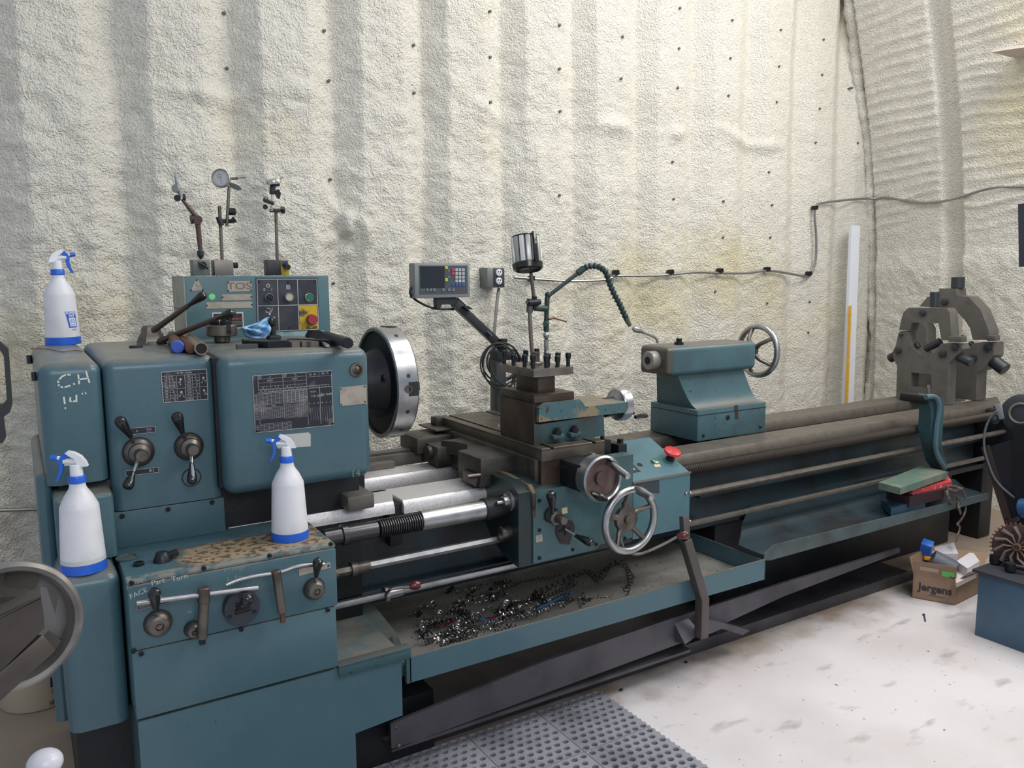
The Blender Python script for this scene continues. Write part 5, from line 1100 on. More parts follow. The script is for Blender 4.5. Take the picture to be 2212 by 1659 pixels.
# ================================================================== SPRAY BOTTLES
def bottle(label, base, h, rot, logo=False, liq=.13):
    k = h/.29; t = T('spray_bottle', label, 'spray bottle', (0, 0, 0), 'white spray bottles with blue trigger heads')
    rb = .050*k
    O('body', B().lathe([(0, 0), (rb, 0), (rb*1.0, .006*k), (rb*.92, .09*k), (rb*.855, .152*k), (rb*.84, .158*k), (rb*.62, .182*k), (rb*.40, .199*k), (rb*.355, .206*k), (rb*.35, .222*k), (rb*.3, .222*k), (0, .222*k)], (0, 0, 0), (0, 0, 1), 40), bodyp, t, ang=50)
    O('base_band', B().lathe([(rb*1.006, .0), (rb*1.012, .003*k), (rb*.994, .023*k), (rb*.98, .0232*k)], (0, 0, 0), (0, 0, 1), 40), blue, t)
    if liq: O('liquid', B().lathe([(rb*.992, .0235*k), (rb*.997-.0004, .024*k), (rb*.963, .040*k), (rb*.95, .0402*k)], (0, 0, 0), (0, 0, 1), 40), liquid, t)
    cl = [(rb*.36, .214*k)]; 
    O('collar', B().lathe([(rb*.36, .213*k), (rb*.395, .214*k), (rb*.39, .228*k), (rb*.36, .231*k), (0, .231*k)], (0, 0, 0), (0, 0, 1), 24), blue, t)
    O('neck', B().lathe([(rb*.29, .229*k), (rb*.27, .256*k), (rb*.2, .258*k)], (0, 0, 0), (0, 0, 1), 20), white, t)
    s_ = k
    hd = [(.018, .246), (.022, .262), (.014, .280), (0, .290), (-.016, .2905), (-.020, .284), (-.012, .276), (-.022, .270), (-.024, .262), (-.008, .256), (-.006, .250)]
    hd = [(.026, .252), (.022, .264), (.013, .277), (.0, .286), (-.014, .2905), (-.020, .287), (-.013, .280), (-.002, .272), (.002, .262), (.006, .252)]
    O('shroud', B().prism([(x*s_, -.009*k, z*s_) for x, z in hd], (0, .018*k, 0)), white, t)
    O('pump_barrel', B().cyl((.004*k, 0, .264*k), (-.026*k, 0, .267*k), .0075*k, n=16).cyl((-.006*k, 0, .2575*k), (-.024*k, 0, .2575*k), .0025*k, n=8), mat('clear_white', (214, 214, 218), .3), t)
    tg = [(-.010, .2895), (-.020, .2885), (-.030, .279), (-.036, .268), (-.034, .252), (-.038, .236), (-.045, .220), (-.042, .219), (-.036, .226), (-.029, .240), (-.026, .256), (-.026, .268), (-.016, .276), (-.008, .281)]
    O('trigger', B().prism([(x*s_, -.006*k, z*s_) for x, z in tg], (0, .012*k, 0)), blue, t)
    O('nozzle', B().cyl((-.030*k, 0, .274*k), (-.040*k, 0, .2755*k), .005*k, n=12), white, t)
    O('nozzle_cap', B().cyl((-.038*k, 0, .275*k), (-.053*k, 0, .277*k), .0072*k, .0062*k, n=12), blue, t)
    if logo:
        def onb(u, z, e=.0006):   # point on the side, u metres round from facing side
            r_ = rb*(1.0+(.92-1.0)*min(z/(.09*k), 1) if z < .09*k else .92+(.855-.92)*(z-.09*k)/(.062*k))+e; a_ = u/r_+logo; return V((math.cos(a_)*r_, math.sin(a_)*r_, z))
        def patch(n_, pts4, m, e, N=6):
            b = B(); vs = []
            for i in range(N+1):
                for j in range(2):
                    f = i/N; (ul, ur) = (pts4[0][0], pts4[1][0]) if j else (pts4[3][0], pts4[2][0]); z = pts4[0][1] if j else pts4[2][1]
                    vs.append(onb(ul+(ur-ul)*f, z, e))
            b.add(vs, [(2*i, 2*i+2, 2*i+3, 2*i+1) for i in range(N)]); return O(n_, b, m, t, recalc=False)
        patch('label', [(-.020, .104), (.016, .104), (.016, .053), (-.012, .053)], bluel, .0006)
        patch('label_window', [(-.011, .083), (.012, .083), (.012, .057), (-.008, .057)], white, .0010)
        b = B()
        def wrap(b_, e):
            b_.v = [onb(v.x, v.z, e) for v in b_.v]; return b_
        b.text('POWER', .0125, (-.002, 0, .0985), off=.025, sq=.75).text('FIST', .0125, (.0, 0, .0885), off=.025, sq=.8); O('label_print', wrap(b, .0010), white, t, recalc=False)
        b = B(); rr_ = [(-.006, .063), (-.007, .074), (-.004, .079), (.007, .079), (.009, .074), (.008, .066), (.006, .060), (-.004, .060), (-.006, .063)]
        F2 = lambda l, w_=.0011: b.ribbon([(x, 0, z) for x, z in l], w_, NY)
        F2(rr_); F2([(-.0035, .079), (-.0035, .071)]); F2([(.0, .079), (.0, .071)]); F2([(.004, .079), (.004, .071)]); F2([(-.006, .069), (.003, .069), (.006, .067), (.006, .0655)]); F2([(-.004, .063), (.005, .063)])
        O('label_print', wrap(b, .0014), bluel, t, recalc=False)
        b = B().text('34 OZ', .0055, (.004, 0, .046), off=.02); O('label_print', wrap(b, .0010), bluel, t, recalc=False)
    t.location = base; t.rotation_euler = (0, 0, rot); return t
viewr = math.atan2(_r.y, _r.x)
bottle('white spray bottle with printed blue label standing on the headstock corner', at(137, 743, z=1.2435), .295, PI+viewr*.2+.35, logo=1.95, liq=0)
bottle('white spray bottle with a liquid line near its bottom, on the gear guard step', at(182, 1229, z=.7525), .292, -.25, liq=1)
bottle('scuffed white spray bottle standing on the worn feed gearbox top', at(627, 1161, z=.7485), .285, -.22, liq=0)
b = B().tube(smooth([at(x, y, z=1.246) for x, y in [(72, 750), (68, 754), (80, 753), (100, 754), (118, 757), (135, 760), (150, 758), (165, 757), (178, 759)]], 5), .0012, 5)
S('red_string', b, mat('string_red', (112, 60, 60), .8), 'thin dark red string lying round the foot of the labelled spray bottle', 'string')

# ================================================================== CHUCK KEYS hanging across the gearbox front
t = T('chuck_key', 'long straight T-handle chuck key with smooth socket, left one on the gearbox front', 'chuck key', at(439, 1275, y=1.955), 'T-handle chuck keys on the gearbox front')
O('bar', B().cyl(at(294, 1303, y=1.955), at(558, 1270, y=1.955), .0068, n=16, ch=.001), steel, t)
pa, pb = at(441, 1268, y=1.955), at(437, 1378, y=1.955)
O('socket', B().lathe([(.012, 0), (.0145, .002), (.0145, .036), (.0122, .038), (.0122, (pb-pa).length), (.010, (pb-pa).length+.002)], pa, pb-pa, 24), steeld, t)
O('square_tip', B().beam(pb, at(437, 1391, y=1.955), .013, .013, up=(0, 1, 0)), screwm, t)
t = T('chuck_key', 'chuck key with a bent T-bar and knurled tapered shank, right one on the gearbox front', 'chuck key', at(597, 1238, y=1.965), 'T-handle chuck keys on the gearbox front')
O('bar', B().tube(smooth([at(x, y, y=1.965) for x, y in [(488, 1264), (515, 1253), (550, 1245), (590, 1239), (612, 1234), (635, 1226), (660, 1221), (700, 1219)]]), .0055, 12), steel, t)
pa, pb = at(596, 1232, y=1.96), at(609, 1322, y=1.96)
O('shank', B().lathe([(.010, 0), (.012, .002), (.0115, .02), (.0105, (pb-pa).length), (.008, (pb-pa).length+.002)], pa, pb-pa, 20), steeld, t)
O('square_tip', B().beam(pb, at(611, 1344, y=1.96), .011, .011, up=(0, 1, 0)), rust, t)

# ================================================================== THINGS LYING ON THE HEADSTOCK
ZT = 1.2475
def lie(name, px0, py0, px1, py1, r, m, label, cat, cap=None, hollow=False, group=None):
    z = 1.2435+r; pa, pb = at(px0, py0, z=z), at(px1, py1, z=z); t = T(name, label, cat, pa, group)
    L_ = (pb-pa).length
    O('barrel', B().lathe([(r*.8, .002), (r*.82, 0), (r, 0), (r, L_), (r*.6, L_)] if hollow else [(r*.9, 0), (r, .002), (r, L_)], pa, pb-pa, 24), m, t)
    if hollow: O('bore', B().lathe([(0, .012), (r*.8, .012), (r*.8, .0015)], pa, pb-pa, 24), mat('slot_black', (8, 9, 12)), t)
    if cap: O('end_cap', B().lathe([(0, -.004), (r*.9, -.004), (r*1.08, 0), (r*1.08, .02), (r*.9, .021)], pa, pb-pa, 24), cap, t)
lie('capped_tube', 384, 750, 372, 726, .0165, rust, 'brown tube with bright blue end cap, left of the three on the headstock edge', 'tube', cap=mat('cap_blue', (58, 88, 180), .5), group='tubes lying on the headstock edge')
lie('round_bar', 412, 754, 388, 728, .0135, rust, 'rusty round bar lying between the capped tube and the open steel tube', 'bar', group='tubes lying on the headstock edge')
lie('steel_tube', 435, 753, 398, 722, .0175, mat('tube_steel', (150, 136, 122), .35, .9), 'open-ended shiny steel tube on the headstock edge, right of the three', 'tube', hollow=True, group='tubes lying on the headstock edge')
# small three-jaw chuck
c = at(485, 741, z=1.2475)+V((0, .03, 0))
t = T('small_chuck', 'small dark three-jaw chuck standing on its back plate beside the blue towel', 'chuck', c)
rr = .046
O('body', B().lathe([(.02, 0), (.024, .003), (.024, .018), (rr*.9, .02), (rr, .023), (rr, .052), (rr*.95, .055), (0, .055)], c, (0, 0, 1), 40), steeld, t)
cc = c+V((.012, -rr, .035)); O('key_socket', B().lathe([(.004, 0), (.008, 0), (.008, .002), (.004, .002)], cc+V((0, .002, 0)), (.25, -1, 0), 14), screwm, t)
O('jaw_slot', B().box(cc.x-.007, cc.y-.0, c.z+.042, cc.x+.007, cc.y+.03, c.z+.0558), blackm, t)
for k in range(3):
    a_ = 2*PI*k/3+.5; d = V((math.cos(a_), math.sin(a_), 0)); O('jaw', B().beam(c+d*.008+V((0, 0, .062)), c+d*.036+V((0, 0, .062)), .013, .014, bev=.002).beam(c+d*.024+V((0, 0, .07)), c+d*.038+V((0, 0, .07)), .013, .010), screwm, t)
# blue paper towel: a crumpled sheet
yT = 2.64
tri_ = [(518, 706), (530, 705), (548, 700), (562, 694), (574, 686), (585, 682), (582, 690), (577, 697), (584, 702), (587, 711), (583, 720), (577, 727), (568, 733), (548, 733), (531, 730), (526, 720), (521, 711)]
ctr = V((553, 714)); vs = []; fs = []; rings = 9; n = len(tri_)
for j in range(rings+1):
    for i in range(n):
        f = j/rings; x = ctr.x+(tri_[i][0]-ctr.x)*f; y = ctr.y+(tri_[i][1]-ctr.y)*f
        dy = .028*math.sin(x*.22+y*.1)*(1-.3*f)+.022*math.sin(y*.45-x*.12)-.03*(1-f)+.012*math.sin(x*.6+y*.7)
        vs.append(at(x, y, y=yT+dy))
for j in range(rings):
    for i in range(n): fs.append((j*n+i, j*n+(i+1) % n, (j+1)*n+(i+1) % n, (j+1)*n+i))
b = B().add(vs, fs); o = S('paper_towel', b, towel, 'crumpled light blue paper shop towel between the small chuck and the toolholder bars', 'towel', ang=180)
md = o.modifiers.new('thick', 'SOLIDIFY'); md.thickness = .0012; md = o.modifiers.new('sub', 'SUBSURF'); md.levels = 1; md.render_levels = 1
# boring head standing up
t = T('boring_head', 'tall black boring head standing upright between the blue towel and the steel bars', 'tool', at(591, 742, z=ZT))
yq = 2.66
O('shank', B().cyl(at(591, 745, y=yq), at(589, 700, y=yq), .0105, n=16), blackm, t)
O('head', B().lathe([(.010, 0), (.016, .004), (.017, .02), (.013, .03), (.006, .034), (0, .034)], at(588, 704, y=yq), (0, 0, 1), 16), black, t)
O('foot', B().box(at(578, 740, y=yq).x, yq-.03, ZT, at(603, 740, y=yq).x, yq+.02, ZT+.014, .003), blackm, t)
def bar(px0, px1, pyb, h, depth, m, label, dx=0, lift=0, cat='tool bar', skew=None):
    a_ = at(px0, pyb, z=ZT+lift); c_ = at(px1, pyb-.0, y=a_.y); w_ = c_.x-a_.x
    hh = R(h, a_); b = B().prism([(a_.x, a_.y, ZT+lift), (c_.x, a_.y, ZT+lift), (c_.x, a_.y, ZT+lift+hh), (a_.x, a_.y, ZT+lift+hh)], (dx, depth, 0))
    return S('tool_bar', b, m, label, cat, 'square tool bars lying on the headstock')
sb = mat('bar_bright', (150, 142, 134), .35, .9); sb2 = mat('bar_grey', (96, 96, 100), .4, .8); sb3 = mat('bar_black', (34, 36, 42), .4, .4)
t_ = [(513, 558, 754, 9, .02, sb2, 'flat grey steel bar lying lengthwise nearest the headstock edge', 0, 0),
 (527, 577, 746, 13, .025, sb2, 'thicker grey steel bar lying behind the flat one, under the towel', 0, 0),
 (579, 626, 752, 14, .09, sb3, 'black square tool holder pointing away, left of the bright bars', -.05, 0),
 (631, 648, 750, 11, .12, sb, 'bright square tool bar, first to the right of the black holder', -.06, 0),
 (653, 670, 749, 11, .12, sb, 'bright square tool bar in the middle of three', -.06, 0),
 (672, 689, 749, 11.5, .12, sb, 'bright square tool bar, the right one of three', -.06, 0),
 (716, 735, 748, 13, .14, sb3, 'black tool bar leaning beside the black cylinder', -.09, 0)]
for a_ in t_: bar(*a_)
pa, pb = at(752, 741, z=ZT+.02), at(705, 726, z=ZT+.02)
S('black_cylinder', B().cyl(pa, pb, .0155, n=20, ch=.002), sb3, 'black round boring bar lying at the right end of the headstock top', 'bar')
S('tool_holder', B().prism(px2([(668, 728), (676, 714), (692, 714), (705, 720), (701, 733), (694, 742), (684, 742), (676, 734)], 2.66), (0, .05, 0)), sb3, 'angular black tool holder block leaning in front of the stop button', 'tool holder')
a_ = at(694, 741, z=ZT+.01); S('insert_blade', B().beam(at(694, 738, z=ZT+.012), at(708, 747, z=ZT+.006), .010, .006), chrome, 'small shiny blade insert below the black tool holder', 'blade')

# ================================================================== SWARF AND BITS IN THE CHIP PAN
def helix(p0, p1, r, turns, wr, n=7, m=None, b=None, sag=0, ph=0):
    p0, p1 = V(p0), V(p1); b = b or B(); _, u, w_ = b.frame(p1-p0); N_ = int(turns*9); pts = []
    for i in range(N_+1):
        f = i/N_; a_ = 2*PI*turns*f+ph; pts.append(p0.lerp(p1, f)+(u*math.cos(a_)+w_*math.sin(a_))*r*(1+.2*math.sin(f*9+ph))+V((0, 0, -sag*4*f*(1-f))))
    return b.tube(pts, wr, 4)
zp = .308; rnd = random.Random(3)
def inpan(px, py): return at(px, py, z=zp)
bA, bB = B(), B()
cen = [((870, 1350), (1110, 1250)), ((890, 1390), (1150, 1330)), ((930, 1390), (1240, 1310)), ((1000, 1340), (1200, 1290)), ((880, 1365), (1050, 1345)), ((1010, 1370), (1260, 1300)), ((960, 1325), (1120, 1300)), ((900, 1400), (1010, 1375))]
for k in range(135):
    c0, c1 = cen[k % len(cen)]; f = rnd.random(); px = c0[0]+(c1[0]-c0[0])*f+rnd.gauss(0, 22); py = c0[1]+(c1[1]-c0[1])*f+rnd.gauss(0, 11)
    p = inpan(px, py); a_ = rnd.gauss(.2, .7); l = rnd.uniform(.03, .11); r_ = rnd.uniform(.0035, .008)
    p.y = max(2.03, p.y); p.z = zp+r_+rnd.random()**2*.03
    e = p+V((math.cos(a_)*l, math.sin(a_)*l*.7, rnd.uniform(-.006, .008))); e.y = max(e.y, 2.03); e.z = max(e.z, zp+r_)
    helix(p, e, r_, l/rnd.uniform(.011, .02), rnd.uniform(.0013, .0028), b=(bA if rnd.random() < .55 else bB), ph=rnd.random()*6)
S('bright_swarf', bA, chipm, 'heap of bright curled steel swarf in the near part of the chip pan', 'swarf', kind='stuff')
S('dark_swarf', bB, chipd, 'dark curled swarf tangled in with the bright heap in the chip pan', 'swarf', kind='stuff')
def curl(pts, r, pitch, wr, m, label):
    P_ = smooth([inpan(*q_)+V((0, 0, r)) for q_ in pts], 40); out = []; d = 0; pv = None
    for i, p in enumerate(P_):
        if i: d += (p-P_[i-1]).length
        t_ = (P_[min(i+1, len(P_)-1)]-P_[max(i-1, 0)]).normalized(); up = V((0, 0, 1)); s_ = t_.cross(up).normalized(); a_ = 2*PI*d/pitch
        rr_ = r*(1+.25*math.sin(d*40)); out.append(p+up*math.sin(a_)*rr_+s_*math.cos(a_)*rr_)
    S('curled_chip', B().tube(out, wr, 5), m, label, 'chip', 'long single curled chips in the pan')
curl([(1155, 1290), (1195, 1270), (1225, 1258), (1250, 1245), (1275, 1240), (1292, 1262), (1305, 1240), (1325, 1222), (1345, 1222), (1358, 1240), (1362, 1262), (1350, 1285)], .0095, .032, .0019, chipd, 'long dark springy chip looping out on the bare pan floor under the handwheel')
curl([(960, 1335), (985, 1322), (1010, 1300), (1035, 1292), (1060, 1282), (1090, 1268), (1110, 1265)], .007, .03, .0022, chipm, 'bright twisted chip lying across the back of the swarf heap')
curl([(1085, 1275), (1120, 1262), (1150, 1255), (1185, 1250), (1215, 1242)], .006, .018, .0013, chipd, 'thin dark chip curling along the foot of the bed')
curl([(1075, 1330), (1110, 1308), (1150, 1300), (1190, 1288), (1230, 1270), (1245, 1262)], .008, .02, .0014, chipd, 'dark open curl running up from the heap to the springy chip')
curl([(1230, 1300), (1260, 1292), (1290, 1292), (1322, 1290)], .004, .014, .0013, chipm, 'fine bright chip at the right end of the heap by the pan rim')
b = B()
for k in range(500):
    px, py = rnd.uniform(840, 1500), 0; py = rnd.uniform(1130, 1420); p = inpan(px, py)
    if 2.02 < p.y < 2.85 and p.x < 2.3:
        s_ = rnd.uniform(.001, .0035); q_ = [p+V((rnd.uniform(-s_, s_), rnd.uniform(-s_, s_), 0)) for _ in range(3)]; b.add([q_[0], q_[1], q_[2], p+V((0, 0, s_))], [(0, 1, 3), (1, 2, 3), (2, 0, 3), (0, 2, 1)])
S('metal_crumbs', b, chipd, 'scattered dark metal crumbs on the oily chip pan floor', 'swarf', kind='stuff')
bl2 = mat('rod_blue', (40, 110, 170), .4)
for (q0, q1, lab) in (((1160, 1331), (1236, 1290), 'long thin blue plastic rod lying on the swarf heap'), ((1038, 1352), (1070, 1358), 'short blue plastic offcut at the near edge of the swarf heap')):
    pa, pb = inpan(*q0)+V((0, 0, .025)), inpan(*q1)+V((0, 0, .02)); S('blue_rod', B().cyl(pa, pb, .0032, n=8), bl2, lab, 'rod')
for (q0, q1, lab) in (((945, 1366), (985, 1354), 'dark red strip half buried left in the swarf'), ((1040, 1352), (1085, 1345), 'dark red strip beside the short blue offcut')):
    pa, pb = inpan(*q0)+V((0, 0, .022)), inpan(*q1)+V((0, 0, .022)); S('red_strip', B().beam(pa, pb, .012, .003), mat('strip_red', (110, 30, 40), .5), lab, 'strip')
q0 = [at(x, y, z=.352) for x, y in [(741, 1368), (842, 1355), (852, 1398), (758, 1432)]]
S('dark_pad', B().prism(q0, (0, 0, .004)), mat('pad_dark', (58, 50, 58), .85, bump=.002, bscale=120), 'dark gritty pad lying in the end of the pan beside the pedestal', 'pad')

# ================================================================== RUBBER FLOOR MAT: tiles with staggered octagonal holes
MT = T('rubber_mat', 'grey rubber anti-fatigue mat with staggered round holes beside the lathe foot', 'mat', (1.2, 1.5, 0))
TW, TD, HT = .262, .2725, .013
def mat_tile():
    b = B(); nx_, ny_ = 8, 9; pw, pd = TW/nx_, TD/ny_; g = .0012
    def cell(xa, xb, ya, yb, hole, z=HT):
        if not hole:
            if xb-xa > 1e-4: b.add([(xa, ya, z), (xb, ya, z), (xb, yb, z), (xa, yb, z)], [(0, 1, 2, 3)])
            return
        cx, cy = (xa+xb)/2, (ya+yb)/2; r = min(xb-xa, yb-ya)*.40; oc = [(cx+r*1.04*math.cos(PI/8+PI/4*k), cy+r*math.sin(PI/8+PI/4*k)) for k in range(8)]
        cr_ = [(xb, yb), (xa, yb), (xa, ya), (xb, ya)]; vs = [(x, y, z) for x, y in cr_]+[(x, y, z) for x, y in oc]+[(cx+(x-cx)*.82, cy+(y-cy)*.82, z-.003) for x, y in oc]+[(cx+(x-cx)*.80, cy+(y-cy)*.80, 0.0006) for x, y in oc]
        # octagon verts: 0 at 22deg,1 at 67,2 at 112,3 at 157,4 at 202,5 at 247,6 at 292,7 at 337
        f = [(0, 5, 4), (0, 1, 6, 5), (1, 7, 6), (1, 2, 8, 7), (2, 9, 8), (2, 3, 10, 9), (3, 11, 10), (3, 0, 4, 11)]
        for k in range(8): k2 = (k+1) % 8; f += [(4+k, 4+k2, 12+k2, 12+k), (12+k, 12+k2, 20+k2, 20+k)]
        b.add(vs, f)
    for j in range(ny_):
        ya, yb = g+(TD-2*g)*j/ny_, g+(TD-2*g)*(j+1)/ny_; W_ = TW-2*g
        if j % 2 == 0:
            for i in range(nx_): cell(g+W_*i/nx_, g+W_*(i+1)/nx_, ya, yb, True)
        else:
            h = W_/nx_/2; cell(g, g+h, ya, yb, False); cell(TW-g-h, TW-g, ya, yb, False)
            for i in range(nx_-1): cell(g+h+W_*i/nx_, g+h+W_*(i+1)/nx_, ya, yb, True)
    b.add([(g, g, HT), (TW-g, g, HT), (TW-g, TD-g, HT), (g, TD-g, HT), (g, g, 0), (TW-g, g, 0), (TW-g, TD-g, 0), (g, TD-g, 0)], [(0, 4, 5, 1), (1, 5, 6, 2), (2, 6, 7, 3), (3, 7, 4, 0)])
    return b
tb_ = mat_tile(); XM, YMt = 1.636, 2.105
tb_.v = [v+V((XM-TW, YMt-TD, 0)) for v in tb_.v]
t0 = O('mat_tile', tb_, rubber, MT, ang=30, recalc=False)
for i in range(5):
    for j in range(5):
        if i or j: dupp(t0, (-TW*i, -TD*j, 0))
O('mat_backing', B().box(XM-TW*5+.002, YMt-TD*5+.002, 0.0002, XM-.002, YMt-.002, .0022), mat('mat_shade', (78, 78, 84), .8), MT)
n0 = None
for k in range(60):
    p = V((XM+.004, YMt-.012-k*.0227, 0)) if k < 50 else None
    if p is None: break
    if n0 is None: n0 = O('edge_nub', B().box(p.x-.006, p.y-.005, 0, p.x+.006, p.y+.005, .010, .003, 1), rubber, MT); np0 = p
    else: dupp(n0, p-np0)

# ================================================================== RIGHT-HAND SIDE: boxes, bins, machine in the corner
def carton(c0, c1, c2, h):      # front-left, front-right, right-back floor corners
    c0, c1, c2 = [V((p.x, p.y, 0)) for p in (c0, c1, c2)]; return c0, c1, c2, c0+(c2-c1), h
f0_, f1_, f2_ = at(1970, 1291, z=0), at(2062, 1308, z=0), at(2112, 1283, z=0)
f3_ = f0_+(f2_-f1_); hB = .108
t = T('cardboard_box', 'open brown cardboard box full of parts on the floor by the lathe tail', 'box', (f0_+f2_)/2)
Zv = lambda p, z: V((p.x, p.y, z))
def wall_(n_, a_, c_, z1, th=.003, m=cardb, z0=0.001):
    d = (c_-a_).normalized(); nn_ = V((-d.y, d.x, 0))*th; return O(n_, B().prism([Zv(a_, z0), Zv(c_, z0), Zv(c_, z1), Zv(a_, z1)], nn_), m, t)
for a_, c_ in ((f0_, f1_), (f1_, f2_), (f2_, f3_), (f3_, f0_)): wall_('side', a_, c_, hB)
O('bottom', B().prism([Zv(p, .001) for p in (f0_, f1_, f2_, f3_)], (0, 0, .003)), cardb, t)
nrm_f = (f1_-f0_).cross(V((0, 0, 1))).normalized()
O('flap', B().prism([Zv(f0_, hB), Zv(f1_, hB), Zv(f1_, hB+.072)-nrm_f*-.02, Zv(f0_, hB+.072)-nrm_f*-.02], -nrm_f*.003), cardb, t)
O('flap', B().prism([Zv(f3_, hB), Zv(f0_, hB), Zv(f0_, hB+.08)+(f0_-f1_)*.12, Zv(f3_, hB+.09)+(f0_-f1_)*.12], (.003, 0, 0)), cardb, t)
O('flap', B().prism([Zv(f1_, hB+.001), Zv(f2_, hB+.001), Zv(f2_, hB+.04)+(f0_-f1_)*-.30, Zv(f1_, hB+.05)+(f0_-f1_)*-.25+V((0, 0, 0))], (0, 0, .003)), mat('flap_pale', (196, 180, 168), .8), t)
O('flap', B().prism([Zv(f2_, hB), Zv(f3_, hB), Zv(f3_, hB+.06)+(f2_-f1_)*.4, Zv(f2_, hB+.06)+(f2_-f1_)*.4], (0, 0, .003)), cardb, t)
xd = (f1_-f0_).normalized(); ct = (f0_+f1_)/2+nrm_f*.0012
O('box_print', B().text('Jergens', .048, Zv(ct, .058)+xd*.005, xd, V((0, 0, 1)), off=.03, sq=.95), mat('print_dark', (52, 50, 62), .7), t, recalc=False)
O('box_print', B().beam(Zv(ct, .026)-xd*.02, Zv(ct, .026)+xd*.045, .0004, .002), mat('print_dark', (52, 50, 62)), t)
cf = Zv((f0_+f1_)/2, hB+.036)+nrm_f*.0125
upf = (V((0, 0, .10))+nrm_f*.02).normalized()
def onflap(u0, u1, v0, v1, n_, m, e=.001):
    b0_ = Zv(f0_, hB)+nrm_f*e; L_ = (f1_-f0_).length
    P_ = lambda u, v: b0_+xd*(u*L_)+(V((0, 0, .072))+nrm_f*.02)*v
    return O(n_, B().prism([P_(u0, v0), P_(u1, v0), P_(u1, v1), P_(u0, v1)], nrm_f*.0006), m, t)
onflap(.15, .58, .42, .68, 'paper_label', mat('label_tan', (176, 156, 140), .7)); onflap(.66, .95, .25, .62, 'green_label', mat('sticker_green2', (96, 190, 92), .6))
O('label_scrawl', B().ribbon([cf+xd*.06+upf*-.015, cf+xd*.072+upf*-.02, cf+xd*.078+upf*-.016], .004, nrm_f), blackm, t, recalc=False)
cen_ = (f0_+f1_+f2_+f3_)/4
def inbox(px, py, z): return at(px, py, z=z)
pa, pb = inbox(1996, 1205, .15), inbox(2004, 1172, .235)
S('blue_carton', B().beam(pa, pb, .045, .045, up=(1, .4, 0), bev=.001), mat('carton_blue', (44, 108, 200), .5), 'tall thin blue carton sticking up in the cardboard box', 'carton')
S('orange_tag', B().beam(inbox(1996, 1204, .165), inbox(2012, 1208, .16), .02, .016, bev=.001), mat('tag_orange', (240, 172, 50), .6), 'small orange packet beside the blue carton in the cardboard box', 'packet')
S('grey_cylinder', B().cyl(inbox(2012, 1207, .175), inbox(2060, 1232, .135), .044, n=24, ch=.003), mat('canister_grey', (90, 92, 102), .5), 'dark grey cylinder lying in the cardboard box', 'canister')
S('cylinder_band', B().cyl(inbox(2028, 1213, .145), inbox(2031, 1214, .143), .043, n=24), mat('band_pale', (190, 200, 200), .5), 'pale ring round the grey cylinder in the cardboard box', 'ring') if 0 else None
def slabq(name, pts, z, m, label, th=.03, dz=(0, 0, 0, 0)):
    P_ = [at(x, y, z=z+d) for (x, y), d in zip(pts, dz)]; return S(name, B().prism(P_, (0, 0, -th)), m, label, 'carton')
wh = mat('carton_white', (214, 212, 220), .6)
slabq('white_carton', [(2014, 1196), (2016, 1182), (2060, 1172), (2070, 1196), (2048, 1204)], .17, wh, 'white carton at the back of the cardboard box', .05)
slabq('white_carton', [(2066, 1212), (2100, 1190), (2116, 1212), (2090, 1228), (2072, 1226)], .165, wh, 'white printed carton on the right in the cardboard box', .04)
slabq('white_carton', [(2060, 1236), (2098, 1224), (2110, 1238), (2066, 1260)], .125, mat('carton_cream', (206, 196, 192), .6), 'cream carton at the near right corner of the cardboard box', .02)
P_ = [at(x, y, z=.1665) for x, y in [(2078, 1208), (2098, 1200), (2102, 1206), (2082, 1215)]]
# blue cabinet base with parts on top
t = T('blue_cabinet', 'low blue steel cabinet with dark top at the right edge of the view', 'cabinet', (3.45, 1.3, 0))
O('cabinet_body', B().box(3.2, .75, 0, 3.75, 1.66, .262, .003), bluecab, t)
O('cabinet_top', B().box(3.185, .74, .262, 3.77, 1.68, .274, .002), mat('cabinet_top', (58, 60, 68), .5, .3), t)
t = T('turbine_wheel', 'rusty bladed turbine wheel standing on the low blue cabinet', 'turbine wheel', (3.32, 1.55, .275))
c = at(2197, 1183, x=3.34); axw = V((-1, -.35, .25)).normalized(); _, u, w_ = B().frame(axw)
c.z = max(c.z, .275+.085)
O('hub', B().lathe([(.012, -.02), (.018, 0), (.016, .016), (.009, .018), (.009, .006), (0, .006)], c, axw, 20), rust, t)
O('disc', B().lathe([(.0, -.03), (.085, -.03), (.09, -.018), (.088, -.014), (.0, -.01)], c, axw, 40), mat('disc_rust', (70, 48, 46), .6, .4), t)
for k in range(11):
    a_ = 2*PI*k/11; d = u*math.cos(a_)+w_*math.sin(a_); s_ = u*math.cos(a_+.35)+w_*math.sin(a_+.35)
    O('blade', B().tube([c+d*.018+axw*.004, c+d*.045+axw*.006, c+s_*.08+axw*.0], [.003, .006, .010], 6), mat('blade_grey', (112, 98, 92), .5, .6), t)
t0_ = None
for k in range(36):
    a_ = 2*PI*k/36; d = u*math.cos(a_)+w_*math.sin(a_); p = c+d*.09-axw*.022
    O('rim_tooth', B().beam(p, p+d*.008, .006, .012, up=axw), rust, t)
for i, (px, py, r_) in enumerate(((2150, 1215, .022), (2182, 1232, .02))):
    p = at(px, py, z=.28); S('oily_fitting', B().cyl(p, p+V((0, 0, .03)), r_, n=16).cyl(p+V((0, 0, .02)), p+V((.02, -.05, .02)), .009, n=10), darkp, ('black oily pipe fitting on the cabinet top, left one' if i == 0 else 'black oily pipe fitting on the cabinet top below the turbine wheel'), 'fitting')
